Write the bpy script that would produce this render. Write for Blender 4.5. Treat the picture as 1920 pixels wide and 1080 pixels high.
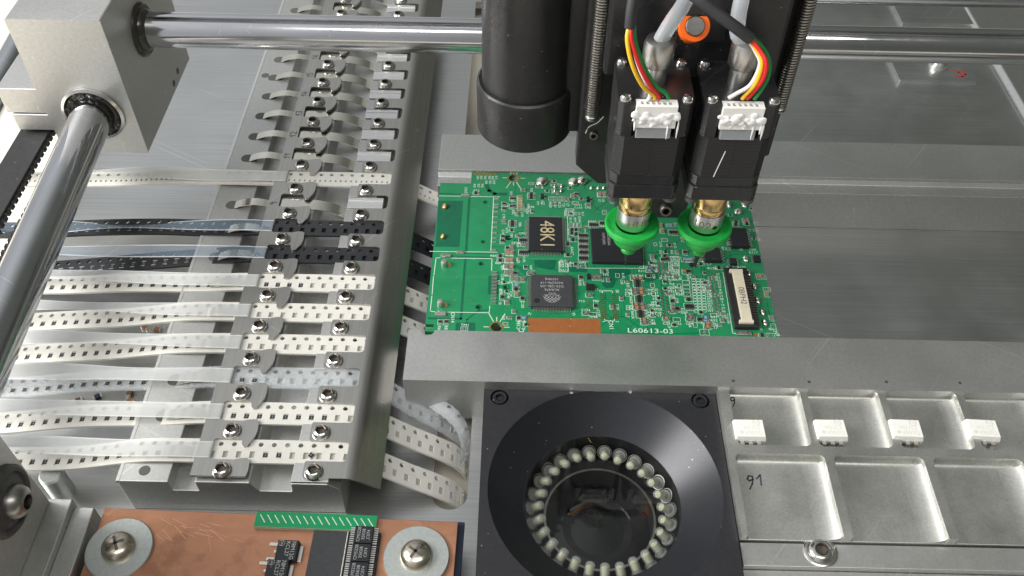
import bpy, bmesh, math, random
from mathutils import Vector, Matrix
from mathutils.geometry import delaunay_2d_cdt

for o in list(bpy.data.objects):
    bpy.data.objects.remove(o)
SCN = bpy.context.scene
COL = SCN.collection
random.seed(7)
S = 0.01            # one Blender unit is 100 mm; every measure below is in millimetres
PI = math.pi

# ------------------------------------------------------------------ camera
CAM = Vector((84.606, -135.376, 233.676))
PITCH, YAW, ROLL, FOC = 0.8430, -0.0043, 0.0178, 1700.0
fwd = Vector((math.sin(YAW) * math.cos(PITCH), math.cos(YAW) * math.cos(PITCH), -math.sin(PITCH)))
rt0 = fwd.cross(Vector((0, 0, 1))).normalized()
up0 = rt0.cross(fwd)
RT = rt0 * math.cos(ROLL) + up0 * math.sin(ROLL)
UP = up0 * math.cos(ROLL) - rt0 * math.sin(ROLL)
cam_data = bpy.data.cameras.new('camera')
cam_data.sensor_width = 36.0
cam_data.lens = FOC / 1920.0 * 36.0
cam_data.clip_start = 0.02
cam_data.clip_end = 200.0
cam = bpy.data.objects.new('camera', cam_data)
COL.objects.link(cam)
m3 = Matrix((RT, UP, -fwd)).transposed()
cam.matrix_world = Matrix.Translation(CAM * S) @ m3.to_4x4()
SCN.camera = cam

def at(px, py, z=0.0):
    """point of the place that the photograph shows at (px, py), at height z"""
    d = fwd + RT * ((px - 960) / FOC) - UP * ((py - 540) / FOC)
    return CAM + d * ((z - CAM.z) / d.z)
def atY(px, py, Y):
    d = fwd + RT * ((px - 960) / FOC) - UP * ((py - 540) / FOC)
    return CAM + d * ((Y - CAM.y) / d.y)
def atX(px, py, X):
    d = fwd + RT * ((px - 960) / FOC) - UP * ((py - 540) / FOC)
    return CAM + d * ((X - CAM.x) / d.x)

# ------------------------------------------------------------------ room light
world = bpy.data.worlds.new('World')
SCN.world = world
world.use_nodes = True
nt = world.node_tree
nt.nodes.clear()
wo = nt.nodes.new('ShaderNodeOutputWorld')
bg = nt.nodes.new('ShaderNodeBackground')
tc = nt.nodes.new('ShaderNodeTexCoord')
sx = nt.nodes.new('ShaderNodeSeparateXYZ')
rampx = nt.nodes.new('ShaderNodeMapRange'); rampx.interpolation_type = 'SMOOTHSTEP'
rampx.inputs['From Min'].default_value = 0.42; rampx.inputs['From Max'].default_value = -0.52
rampx.inputs['To Min'].default_value = 0.0; rampx.inputs['To Max'].default_value = 1.0
rampz = nt.nodes.new('ShaderNodeMapRange')
rampz.inputs['From Min'].default_value = 0.25; rampz.inputs['From Max'].default_value = 0.95
rampz.inputs['To Min'].default_value = 0.68; rampz.inputs['To Max'].default_value = 1.0
mixc = nt.nodes.new('ShaderNodeMix'); mixc.data_type = 'RGBA'
mixc.inputs['A'].default_value = (0.205, 0.215, 0.193, 1)      # dim side of the room
mixc.inputs['B'].default_value = (1.0, 1.03, 1.06, 1)      # window side
mul = nt.nodes.new('ShaderNodeVectorMath'); mul.operation = 'SCALE'
nt.links.new(tc.outputs['Generated'], sx.inputs[0])
nt.links.new(sx.outputs['X'], rampx.inputs['Value'])
nt.links.new(sx.outputs['Z'], rampz.inputs['Value'])
nt.links.new(rampx.outputs[0], mixc.inputs['Factor'])
nt.links.new(mixc.outputs['Result'], mul.inputs[0])
nt.links.new(rampz.outputs[0], mul.inputs['Scale'])
nt.links.new(mul.outputs[0], bg.inputs['Color'])
bg.inputs['Strength'].default_value = 0.75
nt.links.new(bg.outputs[0], wo.inputs[0])

def area(name, loc, target, sx_, sy_, power, col):
    l = bpy.data.lights.new(name, 'AREA')
    l.shape = 'RECTANGLE'; l.size = sx_ * S; l.size_y = sy_ * S; l.energy = power; l.color = col
    o = bpy.data.objects.new(name, l); COL.objects.link(o)
    o.location = Vector(loc) * S
    o.rotation_euler = (Vector(target) - Vector(loc)).to_track_quat('-Z', 'Y').to_euler()
    return o
area('window_light', (-600, -40, 470), (60, 60, 0), 460, 420, 1050, (1.0, 0.985, 0.955))
area('ceiling_light', (180, -330, 900), (80, 60, 0), 700, 160, 260, (1.0, 0.98, 0.94))

SCN.view_settings.view_transform = 'Standard'
SCN.view_settings.look = 'None'
SCN.view_settings.exposure = 0.14
SCN.view_settings.gamma = 1.0
SCN.view_settings.use_curve_mapping = False
SCN.render.engine = 'CYCLES'
SCN.cycles.max_bounces = 6; SCN.cycles.diffuse_bounces = 3; SCN.cycles.glossy_bounces = 4; SCN.cycles.transmission_bounces = 4; SCN.cycles.transparent_max_bounces = 10

# ------------------------------------------------------------------ materials
MATS = {}
def mat(name, base, metal=0.0, rough=0.5, var=0.0, vscale=0.3, stretch=(1, 1, 1), bump=0.0, bscale=3.0,
        rvar=0.0, spec=0.5, trans=0.0, alpha=1.0, ior=1.45, coat=0.0, speck=0.0, speckcol=(1, 1, 1),
        dust=0.0, aniso=0.0, wear=None, sss=0.0, smudge=0.0, scratch=0.0):
    """procedural surface; texture space is millimetres"""
    m = bpy.data.materials.new(name); m.use_nodes = True
    MATS[name] = m
    n = m.node_tree.nodes; L = m.node_tree.links
    b = n['Principled BSDF']
    b.inputs['Base Color'].default_value = (*base, 1)
    b.inputs['Metallic'].default_value = metal
    b.inputs['Roughness'].default_value = rough
    b.inputs['Specular IOR Level'].default_value = spec
    b.inputs['Transmission Weight'].default_value = trans
    b.inputs['Alpha'].default_value = alpha
    b.inputs['IOR'].default_value = ior
    b.inputs['Coat Weight'].default_value = coat
    b.inputs['Anisotropic'].default_value = aniso
    if sss:
        b.inputs['Subsurface Weight'].default_value = sss
        b.inputs['Subsurface Scale'].default_value = 1.5 * S
        b.inputs['Subsurface Radius'].default_value = (1, 1, 1)
    t = n.new('ShaderNodeTexCoord')
    mp = n.new('ShaderNodeMapping'); mp.inputs['Scale'].default_value = tuple(s / S for s in stretch)
    L.new(t.outputs['Object'], mp.inputs[0])
    colsock = None
    def noise(scale, detail=4.0, rgh=0.55, vec=mp):
        k = n.new('ShaderNodeTexNoise'); k.inputs['Scale'].default_value = scale
        k.inputs['Detail'].default_value = detail; k.inputs['Roughness'].default_value = rgh
        L.new(vec.outputs[0], k.inputs['Vector']); return k
    if var or rvar:
        k = noise(vscale)
    if var:
        r = n.new('ShaderNodeMapRange')
        r.inputs['From Min'].default_value = 0.3; r.inputs['From Max'].default_value = 0.7
        r.inputs['To Min'].default_value = 1 - var; r.inputs['To Max'].default_value = 1 + var
        L.new(k.outputs['Fac'], r.inputs['Value'])
        v = n.new('ShaderNodeVectorMath'); v.operation = 'SCALE'
        v.inputs[0].default_value = base
        L.new(r.outputs[0], v.inputs['Scale']); colsock = v.outputs[0]
    if rvar:
        r = n.new('ShaderNodeMapRange')
        r.inputs['From Min'].default_value = 0.3; r.inputs['From Max'].default_value = 0.7
        r.inputs['To Min'].default_value = max(0.02, rough - rvar); r.inputs['To Max'].default_value = min(1, rough + rvar)
        L.new(k.outputs['Fac'], r.inputs['Value']); L.new(r.outputs[0], b.inputs['Roughness'])
    def overlay(fac, col):
        nonlocal colsock
        x = n.new('ShaderNodeMix'); x.data_type = 'RGBA'
        if colsock is None: x.inputs['A'].default_value = (*base, 1)
        else: L.new(colsock, x.inputs['A'])
        x.inputs['B'].default_value = (*col, 1)
        L.new(fac, x.inputs['Factor']); colsock = x.outputs['Result']
    iso = n.new('ShaderNodeMapping'); iso.inputs['Scale'].default_value = (1 / S,) * 3
    L.new(t.outputs['Object'], iso.inputs[0])
    if smudge:                     # finger marks and oil film: patches of other gloss
        k5 = noise(0.035, 6.0, 0.62, iso)
        r = n.new('ShaderNodeMapRange')
        r.inputs['From Min'].default_value = 0.35; r.inputs['From Max'].default_value = 0.68
        r.inputs['To Min'].default_value = max(.03, rough - smudge); r.inputs['To Max'].default_value = rough + smudge
        L.new(k5.outputs['Fac'], r.inputs['Value']); L.new(r.outputs[0], b.inputs['Roughness'])
        r = n.new('ShaderNodeMapRange')
        r.inputs['From Min'].default_value = 0.62; r.inputs['From Max'].default_value = 0.35
        r.inputs['To Min'].default_value = 0; r.inputs['To Max'].default_value = min(.6, smudge * 2.2)
        L.new(k5.outputs['Fac'], r.inputs['Value']); overlay(r.outputs[0], tuple(c * .72 for c in base))
    if scratch:                    # fine crossing scratches
        for sc_, ang_ in (((0.012, 1.1, 0.3), 0.5), ((0.016, 0.8, 0.3), -0.9)):
            ms_ = n.new('ShaderNodeMapping'); ms_.inputs['Rotation'].default_value = (0, 0, ang_)
            L.new(iso.outputs[0], ms_.inputs[0])
            ms2 = n.new('ShaderNodeMapping'); ms2.inputs['Scale'].default_value = sc_; L.new(ms_.outputs[0], ms2.inputs[0])
            ks = noise(1.0, 1.0, 0.5, ms2)
            r = n.new('ShaderNodeMapRange')
            r.inputs['From Min'].default_value = 0.735; r.inputs['From Max'].default_value = 0.765
            r.inputs['To Min'].default_value = 0; r.inputs['To Max'].default_value = scratch
            L.new(ks.outputs['Fac'], r.inputs['Value']); overlay(r.outputs[0], tuple(min(.95, c * 1.45 + .02) for c in base))
    if speck:                      # blasted metal: bright grains
        k2 = noise(3.2, 2.0, 0.6, iso)
        r = n.new('ShaderNodeMapRange')
        r.inputs['From Min'].default_value = 0.60; r.inputs['From Max'].default_value = 0.72
        r.inputs['To Min'].default_value = 0; r.inputs['To Max'].default_value = speck
        L.new(k2.outputs['Fac'], r.inputs['Value']); overlay(r.outputs[0], speckcol)
    if dust:                       # pale dust grains, sparse
        vo = n.new('ShaderNodeTexVoronoi'); vo.inputs['Scale'].default_value = 0.28
        L.new(iso.outputs[0], vo.inputs['Vector'])
        r = n.new('ShaderNodeMapRange')
        r.inputs['From Min'].default_value = 0.07; r.inputs['From Max'].default_value = 0.03
        r.inputs['To Min'].default_value = 0; r.inputs['To Max'].default_value = dust
        L.new(vo.outputs['Distance'], r.inputs['Value']); overlay(r.outputs[0], (0.75, 0.73, 0.68))
    if wear:                       # stains and rubbed patches with a colour of their own
        k3 = noise(wear[0], 5.0, 0.6, iso)
        r = n.new('ShaderNodeMapRange')
        r.inputs['From Min'].default_value = wear[1]; r.inputs['From Max'].default_value = wear[1] + 0.12
        r.inputs['To Min'].default_value = 0; r.inputs['To Max'].default_value = wear[2]
        L.new(k3.outputs['Fac'], r.inputs['Value']); overlay(r.outputs[0], wear[3])
    if colsock is not None: L.new(colsock, b.inputs['Base Color'])
    if bump:
        k4 = noise(bscale, 3.0, 0.6)
        bp = n.new('ShaderNodeBump'); bp.inputs['Strength'].default_value = bump
        bp.inputs['Distance'].default_value = 0.05 * S
        L.new(k4.outputs['Fac'], bp.inputs['Height']); L.new(bp.outputs[0], b.inputs['Normal'])
    return m

mat('base_metal', (0.55, 0.555, 0.55), 1.0, 0.36, var=0.10, vscale=0.8, stretch=(0.02, 1.6, 1), bump=0.33, bscale=1.6, smudge=0.06, scratch=0.5, dust=0.5)
mat('blasted', (0.56, 0.56, 0.545), 1.0, 0.50, var=0.07, vscale=0.9, bump=0.5, bscale=3.0, speck=0.35, speckcol=(0.85, 0.85, 0.84), smudge=0.035, scratch=0.3, dust=0.35)
mat('tray_metal', (0.60, 0.60, 0.565), 1.0, 0.46, var=0.10, vscale=1.4, bump=0.6, bscale=2.6, speck=0.45, speckcol=(0.92, 0.92, 0.88), smudge=0.08, scratch=0.25, dust=0.4)
mat('machined', (0.62, 0.62, 0.60), 1.0, 0.33, var=0.05, vscale=0.5, bump=0.2, bscale=4.0)
mat('sheet_steel', (0.47, 0.458, 0.43), 1.0, 0.33, var=0.08, vscale=1.2, stretch=(1.4, 0.03, 1), bump=0.15, bscale=1.4, smudge=0.04, scratch=0.45, dust=0.3)
mat('spring_steel', (0.72, 0.70, 0.62), 1.0, 0.17, var=0.05)
mat('track_metal', (0.80, 0.80, 0.79), 1.0, 0.45, var=0.08, vscale=2.0, stretch=(0.1, 1, 1))
mat('stainless', (0.66, 0.64, 0.61), 1.0, 0.20, var=0.08, vscale=1.0, bump=0.15, bscale=2.0)
mat('stainless_dark', (0.20, 0.18, 0.16), 1.0, 0.45)
mat('chrome', (0.60, 0.60, 0.62), 1.0, 0.15, var=0.05, vscale=0.6, stretch=(0.1, 1, 1), smudge=0.06, scratch=0.3)
mat('chrome_y', (0.55, 0.56, 0.58), 1.0, 0.17, var=0.05, vscale=0.6, stretch=(1, 0.1, 1), smudge=0.07, scratch=0.3)
mat('grease', (0.045, 0.042, 0.036), 0.2, 0.22, bump=0.9, bscale=0.8, spec=0.7)
mat('grey_rubber', (0.07, 0.07, 0.068), 0.0, 0.55, var=0.2, vscale=0.5)
mat('black_rubber', (0.022, 0.022, 0.023), 0.0, 0.55, var=0.2, vscale=0.6, dust=0.25)
mat('black_anodised', (0.019, 0.019, 0.022), 0.0, 0.40, var=0.15, vscale=0.8, bump=0.10, bscale=3, spec=0.55, dust=0.35)
mat('black_satin', (0.018, 0.018, 0.019), 0.0, 0.34, var=0.2, vscale=0.6, spec=0.5, bump=0.22, bscale=1.6, smudge=0.10, scratch=0.25, dust=0.3)
mat('black_turned', (0.022, 0.023, 0.027), 0.35, 0.34, var=0.10, vscale=0.8, spec=0.6, dust=0.35)
mat('black_motor', (0.019, 0.019, 0.020), 0.0, 0.28, var=0.15, vscale=0.5, spec=0.55, smudge=0.10, scratch=0.3, dust=0.4)
mat('black_laminate', (0.020, 0.020, 0.021), 0.0, 0.42, spec=0.5)
mat('brass', (0.62, 0.45, 0.20), 1.0, 0.24, var=0.08, vscale=0.8, stretch=(0.2, 0.2, 1.5))
mat('nozzle_silver', (0.66, 0.66, 0.66), 1.0, 0.34, var=0.04)
mat('engraving', (0.20, 0.10, 0.055), 0.0, 0.6)
mat('green_plastic', (0.014, 0.36, 0.055), 0.0, 0.36, var=0.10, vscale=0.5, dust=0.3, bump=0.2, bscale=1.0, sss=0.0)
mat('orange_plastic', (0.86, 0.14, 0.012), 0.0, 0.35, var=0.04)
mat('dark_red', (0.16, 0.02, 0.012), 0.0, 0.4)
mat('hose_plastic', (0.74, 0.77, 0.80), 0.0, 0.22, trans=0.55, ior=1.25, spec=0.5, alpha=0.86)
mat('hose_collar', (0.52, 0.51, 0.49), 1.0, 0.33, spec=0.7)
mat('capacitor_grey', (0.17, 0.155, 0.13), 0.0, 0.45)
mat('pin_steel', (0.34, 0.33, 0.31), 1.0, 0.35, var=0.1, vscale=1.0)
mat('wire_red', (0.62, 0.018, 0.022), 0.0, 0.42)
mat('wire_yellow', (0.78, 0.45, 0.02), 0.0, 0.42)
mat('wire_green', (0.012, 0.20, 0.045), 0.0, 0.42)
mat('wire_white', (0.72, 0.66, 0.62), 0.0, 0.45)
mat('sleeve', (0.030, 0.030, 0.032), 0.0, 0.62)
mat('white_plastic', (0.82, 0.81, 0.77), 0.0, 0.40, var=0.03)
mat('white_glue', (0.84, 0.84, 0.82), 0.0, 0.30, bump=0.3, bscale=0.8)
mat('opto_body', (0.80, 0.79, 0.74), 0.0, 0.48, var=0.03, vscale=0.6)
mat('opto_print', (0.66, 0.65, 0.60), 0.0, 0.6)
mat('solder_mask', (0.012, 0.200, 0.078), 0.0, 0.30, var=0.10, vscale=0.14, spec=0.5, coat=0.15, dust=0.25)
mat('mask_dark', (0.004, 0.105, 0.052), 0.0, 0.30, var=0.10, vscale=0.3)
mat('mask_light', (0.006, 0.225, 0.088), 0.0, 0.30, var=0.06, vscale=0.3)
mat('board_edge', (0.18, 0.24, 0.09), 0.0, 0.6)
mat('silk', (0.60, 0.68, 0.61), 0.0, 0.6)
mat('solder', (0.68, 0.66, 0.60), 1.0, 0.26, bump=0.6, bscale=1.2, var=0.15, vscale=1.2)
mat('tin', (0.70, 0.68, 0.64), 1.0, 0.36, var=0.08)
mat('gold_pad', (0.46, 0.37, 0.17), 1.0, 0.42, var=0.2, vscale=1.0)
mat('copper_pad', (0.29, 0.100, 0.030), 0.15, 0.52, var=0.10, vscale=0.5, dust=0.5)
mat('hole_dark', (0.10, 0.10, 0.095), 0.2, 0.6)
mat('epoxy', (0.016, 0.017, 0.020), 0.0, 0.42, var=0.12, vscale=1.0, bump=0.15, bscale=4, spec=0.45, dust=0.2)
mat('epoxy_grey', (0.042, 0.043, 0.046), 0.0, 0.46, var=0.12, vscale=1.0, bump=0.15, bscale=4, spec=0.45)
mat('chip_print', (0.34, 0.34, 0.34), 0.0, 0.6)
mat('gold_print', (0.56, 0.46, 0.28), 0.3, 0.5, var=0.3, vscale=0.5)
mat('resistor_top', (0.018, 0.018, 0.020), 0.0, 0.35)
mat('capacitor_tan', (0.34, 0.17, 0.075), 0.0, 0.45)
mat('capacitor_blue', (0.16, 0.30, 0.42), 0.0, 0.4)
mat('connector_cream', (0.66, 0.60, 0.46), 0.0, 0.42, var=0.06, vscale=0.6)
mat('paper_tape', (0.64, 0.625, 0.575), 0.0, 0.62, var=0.04, vscale=0.4)
mat('paper_pocket', (0.46, 0.44, 0.40), 0.0, 0.7)
mat('clear_tape', (0.80, 0.83, 0.85), 0.0, 0.16, trans=0.6, ior=1.12, alpha=0.62, spec=0.7)
mat('black_tape', (0.020, 0.021, 0.024), 0.0, 0.26, spec=0.6, bump=0.1, bscale=0.6)
mat('cover_film', (0.70, 0.715, 0.71), 0.0, 0.22, alpha=0.56, spec=0.8, bump=0.6, bscale=0.10)
mat('film_blue', (0.34, 0.45, 0.58), 0.0, 0.14, alpha=0.25, spec=0.7, bump=0.25, bscale=0.12)
mat('ink', (0.05, 0.05, 0.075), 0.0, 0.7)
mat('ink_red', (0.36, 0.03, 0.03), 0.0, 0.6)
mat('copper', (0.50, 0.245, 0.145), 0.70, 0.40, var=0.07, vscale=0.35, stretch=(0.5, 1, 1), bump=0.2, bscale=0.5, smudge=0.12, scratch=0.35, dust=0.15,
    wear=(0.11, 0.52, 0.6, (0.30, 0.14, 0.085)))
mat('scratch_copper', (0.86, 0.56, 0.38), 0.8, 0.35)
mat('board_blue', (0.014, 0.020, 0.045), 0.0, 0.5)
mat('zinc', (0.52, 0.545, 0.525), 0.9, 0.46, var=0.08, vscale=1.0, bump=0.2, bscale=3, dust=0.4)
mat('yellow_zinc', (0.60, 0.55, 0.45), 1.0, 0.27, var=0.12, vscale=0.7, bump=0.3, bscale=1.0)
mat('green_strip', (0.006, 0.24, 0.085), 0.0, 0.36, var=0.06, vscale=0.5)
mat('fibre_edge', (0.46, 0.48, 0.36), 0.0, 0.7, var=0.15, vscale=1.0)
mat('cream_bench', (0.78, 0.72, 0.62), 0.0, 0.65, var=0.03, vscale=0.02)
mat('black_matte', (0.012, 0.012, 0.013), 0.0, 0.85, spec=0.2)
mat('led_epoxy', (0.66, 0.67, 0.62), 0.0, 0.10, alpha=0.24, spec=0.8)
mat('led_phosphor', (0.44, 0.42, 0.27), 0.0, 0.5)
mat('black_inside', (0.010, 0.010, 0.011), 0.0, 0.45, var=0.2, vscale=0.4)
mat('lens_black', (0.006, 0.006, 0.007), 0.0, 0.12, spec=0.6)
mat('dirt_brown', (0.16, 0.09, 0.045), 0.0, 0.7)

def glass_material():
    m = bpy.data.materials.new('glass'); m.use_nodes = True; MATS['glass'] = m
    n = m.node_tree.nodes; L = m.node_tree.links
    n.remove(n['Principled BSDF'])
    tr = n.new('ShaderNodeBsdfTransparent'); tr.inputs[0].default_value = (0.93, 0.95, 0.94, 1)
    gl = n.new('ShaderNodeBsdfGlossy'); gl.inputs['Roughness'].default_value = 0.02
    fr = n.new('ShaderNodeFresnel'); fr.inputs['IOR'].default_value = 1.5
    mx = n.new('ShaderNodeMixShader')
    L.new(fr.outputs[0], mx.inputs[0]); L.new(tr.outputs[0], mx.inputs[1]); L.new(gl.outputs[0], mx.inputs[2])
    L.new(mx.outputs[0], n['Material Output'].inputs[0])
glass_material()

# ------------------------------------------------------------------ mesh builder
def cdt_fill(outline, holes):
    vs = [Vector(p) for p in outline]; es = [(i, (i + 1) % len(outline)) for i in range(len(outline))]
    for h in holes:
        b = len(vs); vs += [Vector(p) for p in h]; es += [(b + i, b + (i + 1) % len(h)) for i in range(len(h))]
    V, E_, F_, _, _, _ = delaunay_2d_cdt(vs, es, [], 0, 1e-6)
    def inside(p, poly):
        c = False; j = len(poly) - 1
        for i in range(len(poly)):
            a, b = poly[i], poly[j]
            if (a[1] > p.y) != (b[1] > p.y) and p.x < (b[0] - a[0]) * (p.y - a[1]) / (b[1] - a[1]) + a[0]: c = not c
            j = i
        return c
    out = []
    for f in F_:
        c = (V[f[0]] + V[f[1]] + V[f[2]]) / 3
        if inside(c, outline) and not any(inside(c, h) for h in holes):
            a, b, d = V[f[0]], V[f[1]], V[f[2]]
            if (b - a).cross(d - a) < 0: f = [f[0], f[2], f[1]]
            out.append(tuple(f))
    return [(v.x, v.y) for v in V], out

def circ(cx, cy, r, n=16, a0=0.0, ry=None):
    ry = r if ry is None else ry
    return [(cx + r * math.cos(a0 + 2 * PI * i / n), cy + ry * math.sin(a0 + 2 * PI * i / n)) for i in range(n)]
def rrect(x0, x1, y0, y1, r, n=4):
    o = []
    for cx, cy, a in ((x1 - r, y1 - r, 0), (x0 + r, y1 - r, 90), (x0 + r, y0 + r, 180), (x1 - r, y0 + r, 270)):
        for i in range(n + 1):
            t = math.radians(a + 90 * i / n); o.append((cx + r * math.cos(t), cy + r * math.sin(t)))
    return o

class MB:
    def __init__(self):
        self.v = []; self.f = []; self.sm = []
    def add(self, vs, fs, sm=False, M=None):
        b = len(self.v)
        if M is not None: vs = [tuple(M @ Vector(p)) for p in vs]
        self.v += [tuple(p) for p in vs]; self.f += [tuple(i + b for i in f) for f in fs]; self.sm += [sm] * len(fs)
        return self
    def box(self, x0, x1, y0, y1, z0, z1, M=None):
        vs = [(x, y, z) for z in (z0, z1) for y in (y0, y1) for x in (x0, x1)]
        return self.add(vs, [(0, 2, 3, 1), (4, 5, 7, 6), (0, 1, 5, 4), (1, 3, 7, 5), (3, 2, 6, 7), (2, 0, 4, 6)], M=M)
    def taper(self, x0, x1, y0, y1, z0, z1, d, M=None):
        """box whose top is inset by d"""
        vs = [(x0, y0, z0), (x1, y0, z0), (x0, y1, z0), (x1, y1, z0), (x0 + d, y0 + d, z1), (x1 - d, y0 + d, z1), (x0 + d, y1 - d, z1), (x1 - d, y1 - d, z1)]
        return self.add(vs, [(0, 2, 3, 1), (4, 5, 7, 6), (0, 1, 5, 4), (1, 3, 7, 5), (3, 2, 6, 7), (2, 0, 4, 6)], M=M)
    def prism(self, poly, z0, z1, M=None, sm=False):
        n = len(poly)
        vs = [(x, y, z0) for x, y in poly] + [(x, y, z1) for x, y in poly]
        self.add(vs, [tuple(range(n))[::-1], tuple(range(n, 2 * n))], M=M)
        b = len(self.v) - 2 * n
        for i in range(n):
            j = (i + 1) % n; self.f.append((b + i, b + j, b + n + j, b + n + i)); self.sm.append(sm)
        return self
    def plate(self, outline, holes, z0, z1, M=None, bottom=True, floors=None):
        V, F_ = cdt_fill(outline, holes); n = len(V)
        self.add([(x, y, z1) for x, y in V], F_, M=M)
        if bottom: self.add([(x, y, z0) for x, y in V], [f[::-1] for f in F_], M=M)
        for k, loop in enumerate([outline] + list(holes)):
            m = len(loop); ar = sum(loop[i][0] * loop[(i + 1) % m][1] - loop[(i + 1) % m][0] * loop[i][1] for i in range(m))
            lp = loop if (ar > 0) == (k == 0) else loop[::-1]
            vs = [(x, y, z0) for x, y in lp] + [(x, y, z1) for x, y in lp]
            self.add(vs, [(i, (i + 1) % m, m + (i + 1) % m, m + i) for i in range(m)], M=M)
        return self
    def lathe(self, prof, c=(0, 0, 0), n=24, M=None, sm=True, caps=True):
        vs = []; fs = []; m = len(prof)
        for r, z in prof:
            for i in range(n):
                t = 2 * PI * i / n; vs.append((c[0] + r * math.cos(t), c[1] + r * math.sin(t), c[2] + z))
        for k in range(m - 1):
            for i in range(n):
                j = (i + 1) % n; fs.append((k * n + i, k * n + j, (k + 1) * n + j, (k + 1) * n + i))
        self.add(vs, fs, sm=sm, M=M)
        if caps:
            b = len(self.v) - m * n
            if prof[0][0] > 1e-6: self.f.append(tuple(b + i for i in range(n))[::-1]); self.sm.append(False)
            if prof[-1][0] > 1e-6: self.f.append(tuple(b + (m - 1) * n + i for i in range(n))); self.sm.append(False)
        return self
    def cyl(self, p0, p1, r, r1=None, n=24, caps=True):
        p0, p1 = Vector(p0), Vector(p1); d = p1 - p0
        M = Matrix.Translation(p0) @ d.to_track_quat('Z', 'Y').to_matrix().to_4x4()
        return self.lathe([(r, 0), (r if r1 is None else r1, d.length)], n=n, M=M, caps=caps)
    def tube(self, pts, r, n=10, caps=True):
        pts = [Vector(p) for p in pts]; vs = []; fs = []
        prev = None
        for i, p in enumerate(pts):
            t = (pts[min(i + 1, len(pts) - 1)] - pts[max(i - 1, 0)]).normalized()
            if prev is None:
                a = Vector((0, 0, 1)) if abs(t.z) < 0.9 else Vector((1, 0, 0)); u = t.cross(a).normalized()
            else:
                u = (prev - t * prev.dot(t)).normalized()
            prev = u; w = t.cross(u)
            rr = r[i] if isinstance(r, (list, tuple)) else r
            for k in range(n):
                an = 2 * PI * k / n; vs.append(tuple(p + (u * math.cos(an) + w * math.sin(an)) * rr))
        for i in range(len(pts) - 1):
            for k in range(n):
                j = (k + 1) % n; fs.append((i * n + k, i * n + j, (i + 1) * n + j, (i + 1) * n + k))
        self.add(vs, fs, sm=True)
        if caps:
            b = len(self.v) - len(pts) * n
            self.f.append(tuple(b + k for k in range(n))[::-1]); self.sm.append(False)
            self.f.append(tuple(b + (len(pts) - 1) * n + k for k in range(n))); self.sm.append(False)
        return self
    def stroke(self, pts, w, z0, z1, M=None):
        """flat pen or silkscreen line through 2-D points"""
        for a, b in zip(pts[:-1], pts[1:]):
            a, b = Vector(a), Vector(b); d = b - a
            if d.length < 1e-6: continue
            d.normalize(); q = Vector((-d.y, d.x)) * (w / 2); a = a - d * w * 0.4; b = b + d * w * 0.4
            self.prism([tuple(a - q), tuple(b - q), tuple(b + q), tuple(a + q)], z0, z1, M=M)
        return self
    def text(self, s, size, M, thick=0.02, align='CENTER', sx=1.0, spacing=1.0):
        vs, fs = text_geo(s, align, spacing)
        return self.add([(x * size * sx, y * size, thick) for x, y in vs], fs, M=M)
    def build(self, name, material, parent=None, bevel=0.0, ang=40, seg=2):
        me = bpy.data.meshes.new(name)
        off = Vector(parent['_o']) if parent is not None and '_o' in parent else Vector((0, 0, 0))
        me.from_pydata([((x) * S, (y) * S, (z) * S) for x, y, z in self.v], [], self.f)
        me.materials.append(MATS[material])
        me.polygons.foreach_set('use_smooth', self.sm)
        if any(self.sm):
            try: me.set_sharp_from_angle(angle=math.radians(ang))
            except Exception: pass
        me.update()
        o = bpy.data.objects.new(name, me); COL.objects.link(o)
        if name in JOINED: o['kind'] = 'stuff'
        if parent is not None:
            o.parent = parent; 
            p = parent; tot = Vector((0, 0, 0))
            while p is not None: tot += Vector(p.location); p = p.parent
            o.location = -tot
        if bevel:
            bm = o.modifiers.new('edge', 'BEVEL'); bm.width = bevel * S; bm.segments = seg; bm.limit_method = 'ANGLE'; bm.angle_limit = math.radians(40)
        return o

_TXT = {}
JOINED = {'mask_window', 'pad_row', 'pin_row', 'pins', 'grease', 'test_pad', 'solder_ray', 'print', 'silkscreen', 'handwriting', 'scratch', 'dash', 'upper_teeth', 'lower_teeth', 'laminations', 'paint_chip', 'ink_dot', 'weld_dot', 'red_mark', 'terminals', 'fiducial', 'via_ring', 'pocket_fillet', 'film_edge', 'bore', 'engraving', 'glue'}
def text_geo(s, align='CENTER', spacing=1.0):
    key = (s, align, spacing)
    if key not in _TXT:
        cu = bpy.data.curves.new('t', 'FONT'); cu.body = s; cu.align_x = align; cu.align_y = 'CENTER'
        cu.resolution_u = 2; cu.space_character = spacing
        ob = bpy.data.objects.new('t', cu); me = bpy.data.meshes.new_from_object(ob)
        _TXT[key] = ([(v.co.x * 1.4, v.co.y * 1.4) for v in me.vertices], [tuple(p.vertices) for p in me.polygons])
        bpy.data.objects.remove(ob); bpy.data.curves.remove(cu); bpy.data.meshes.remove(me)
    return _TXT[key]

def flat(x, y, z, deg=0.0):
    return Matrix.Translation((x, y, z)) @ Matrix.Rotation(math.radians(deg), 4, 'Z')

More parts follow.
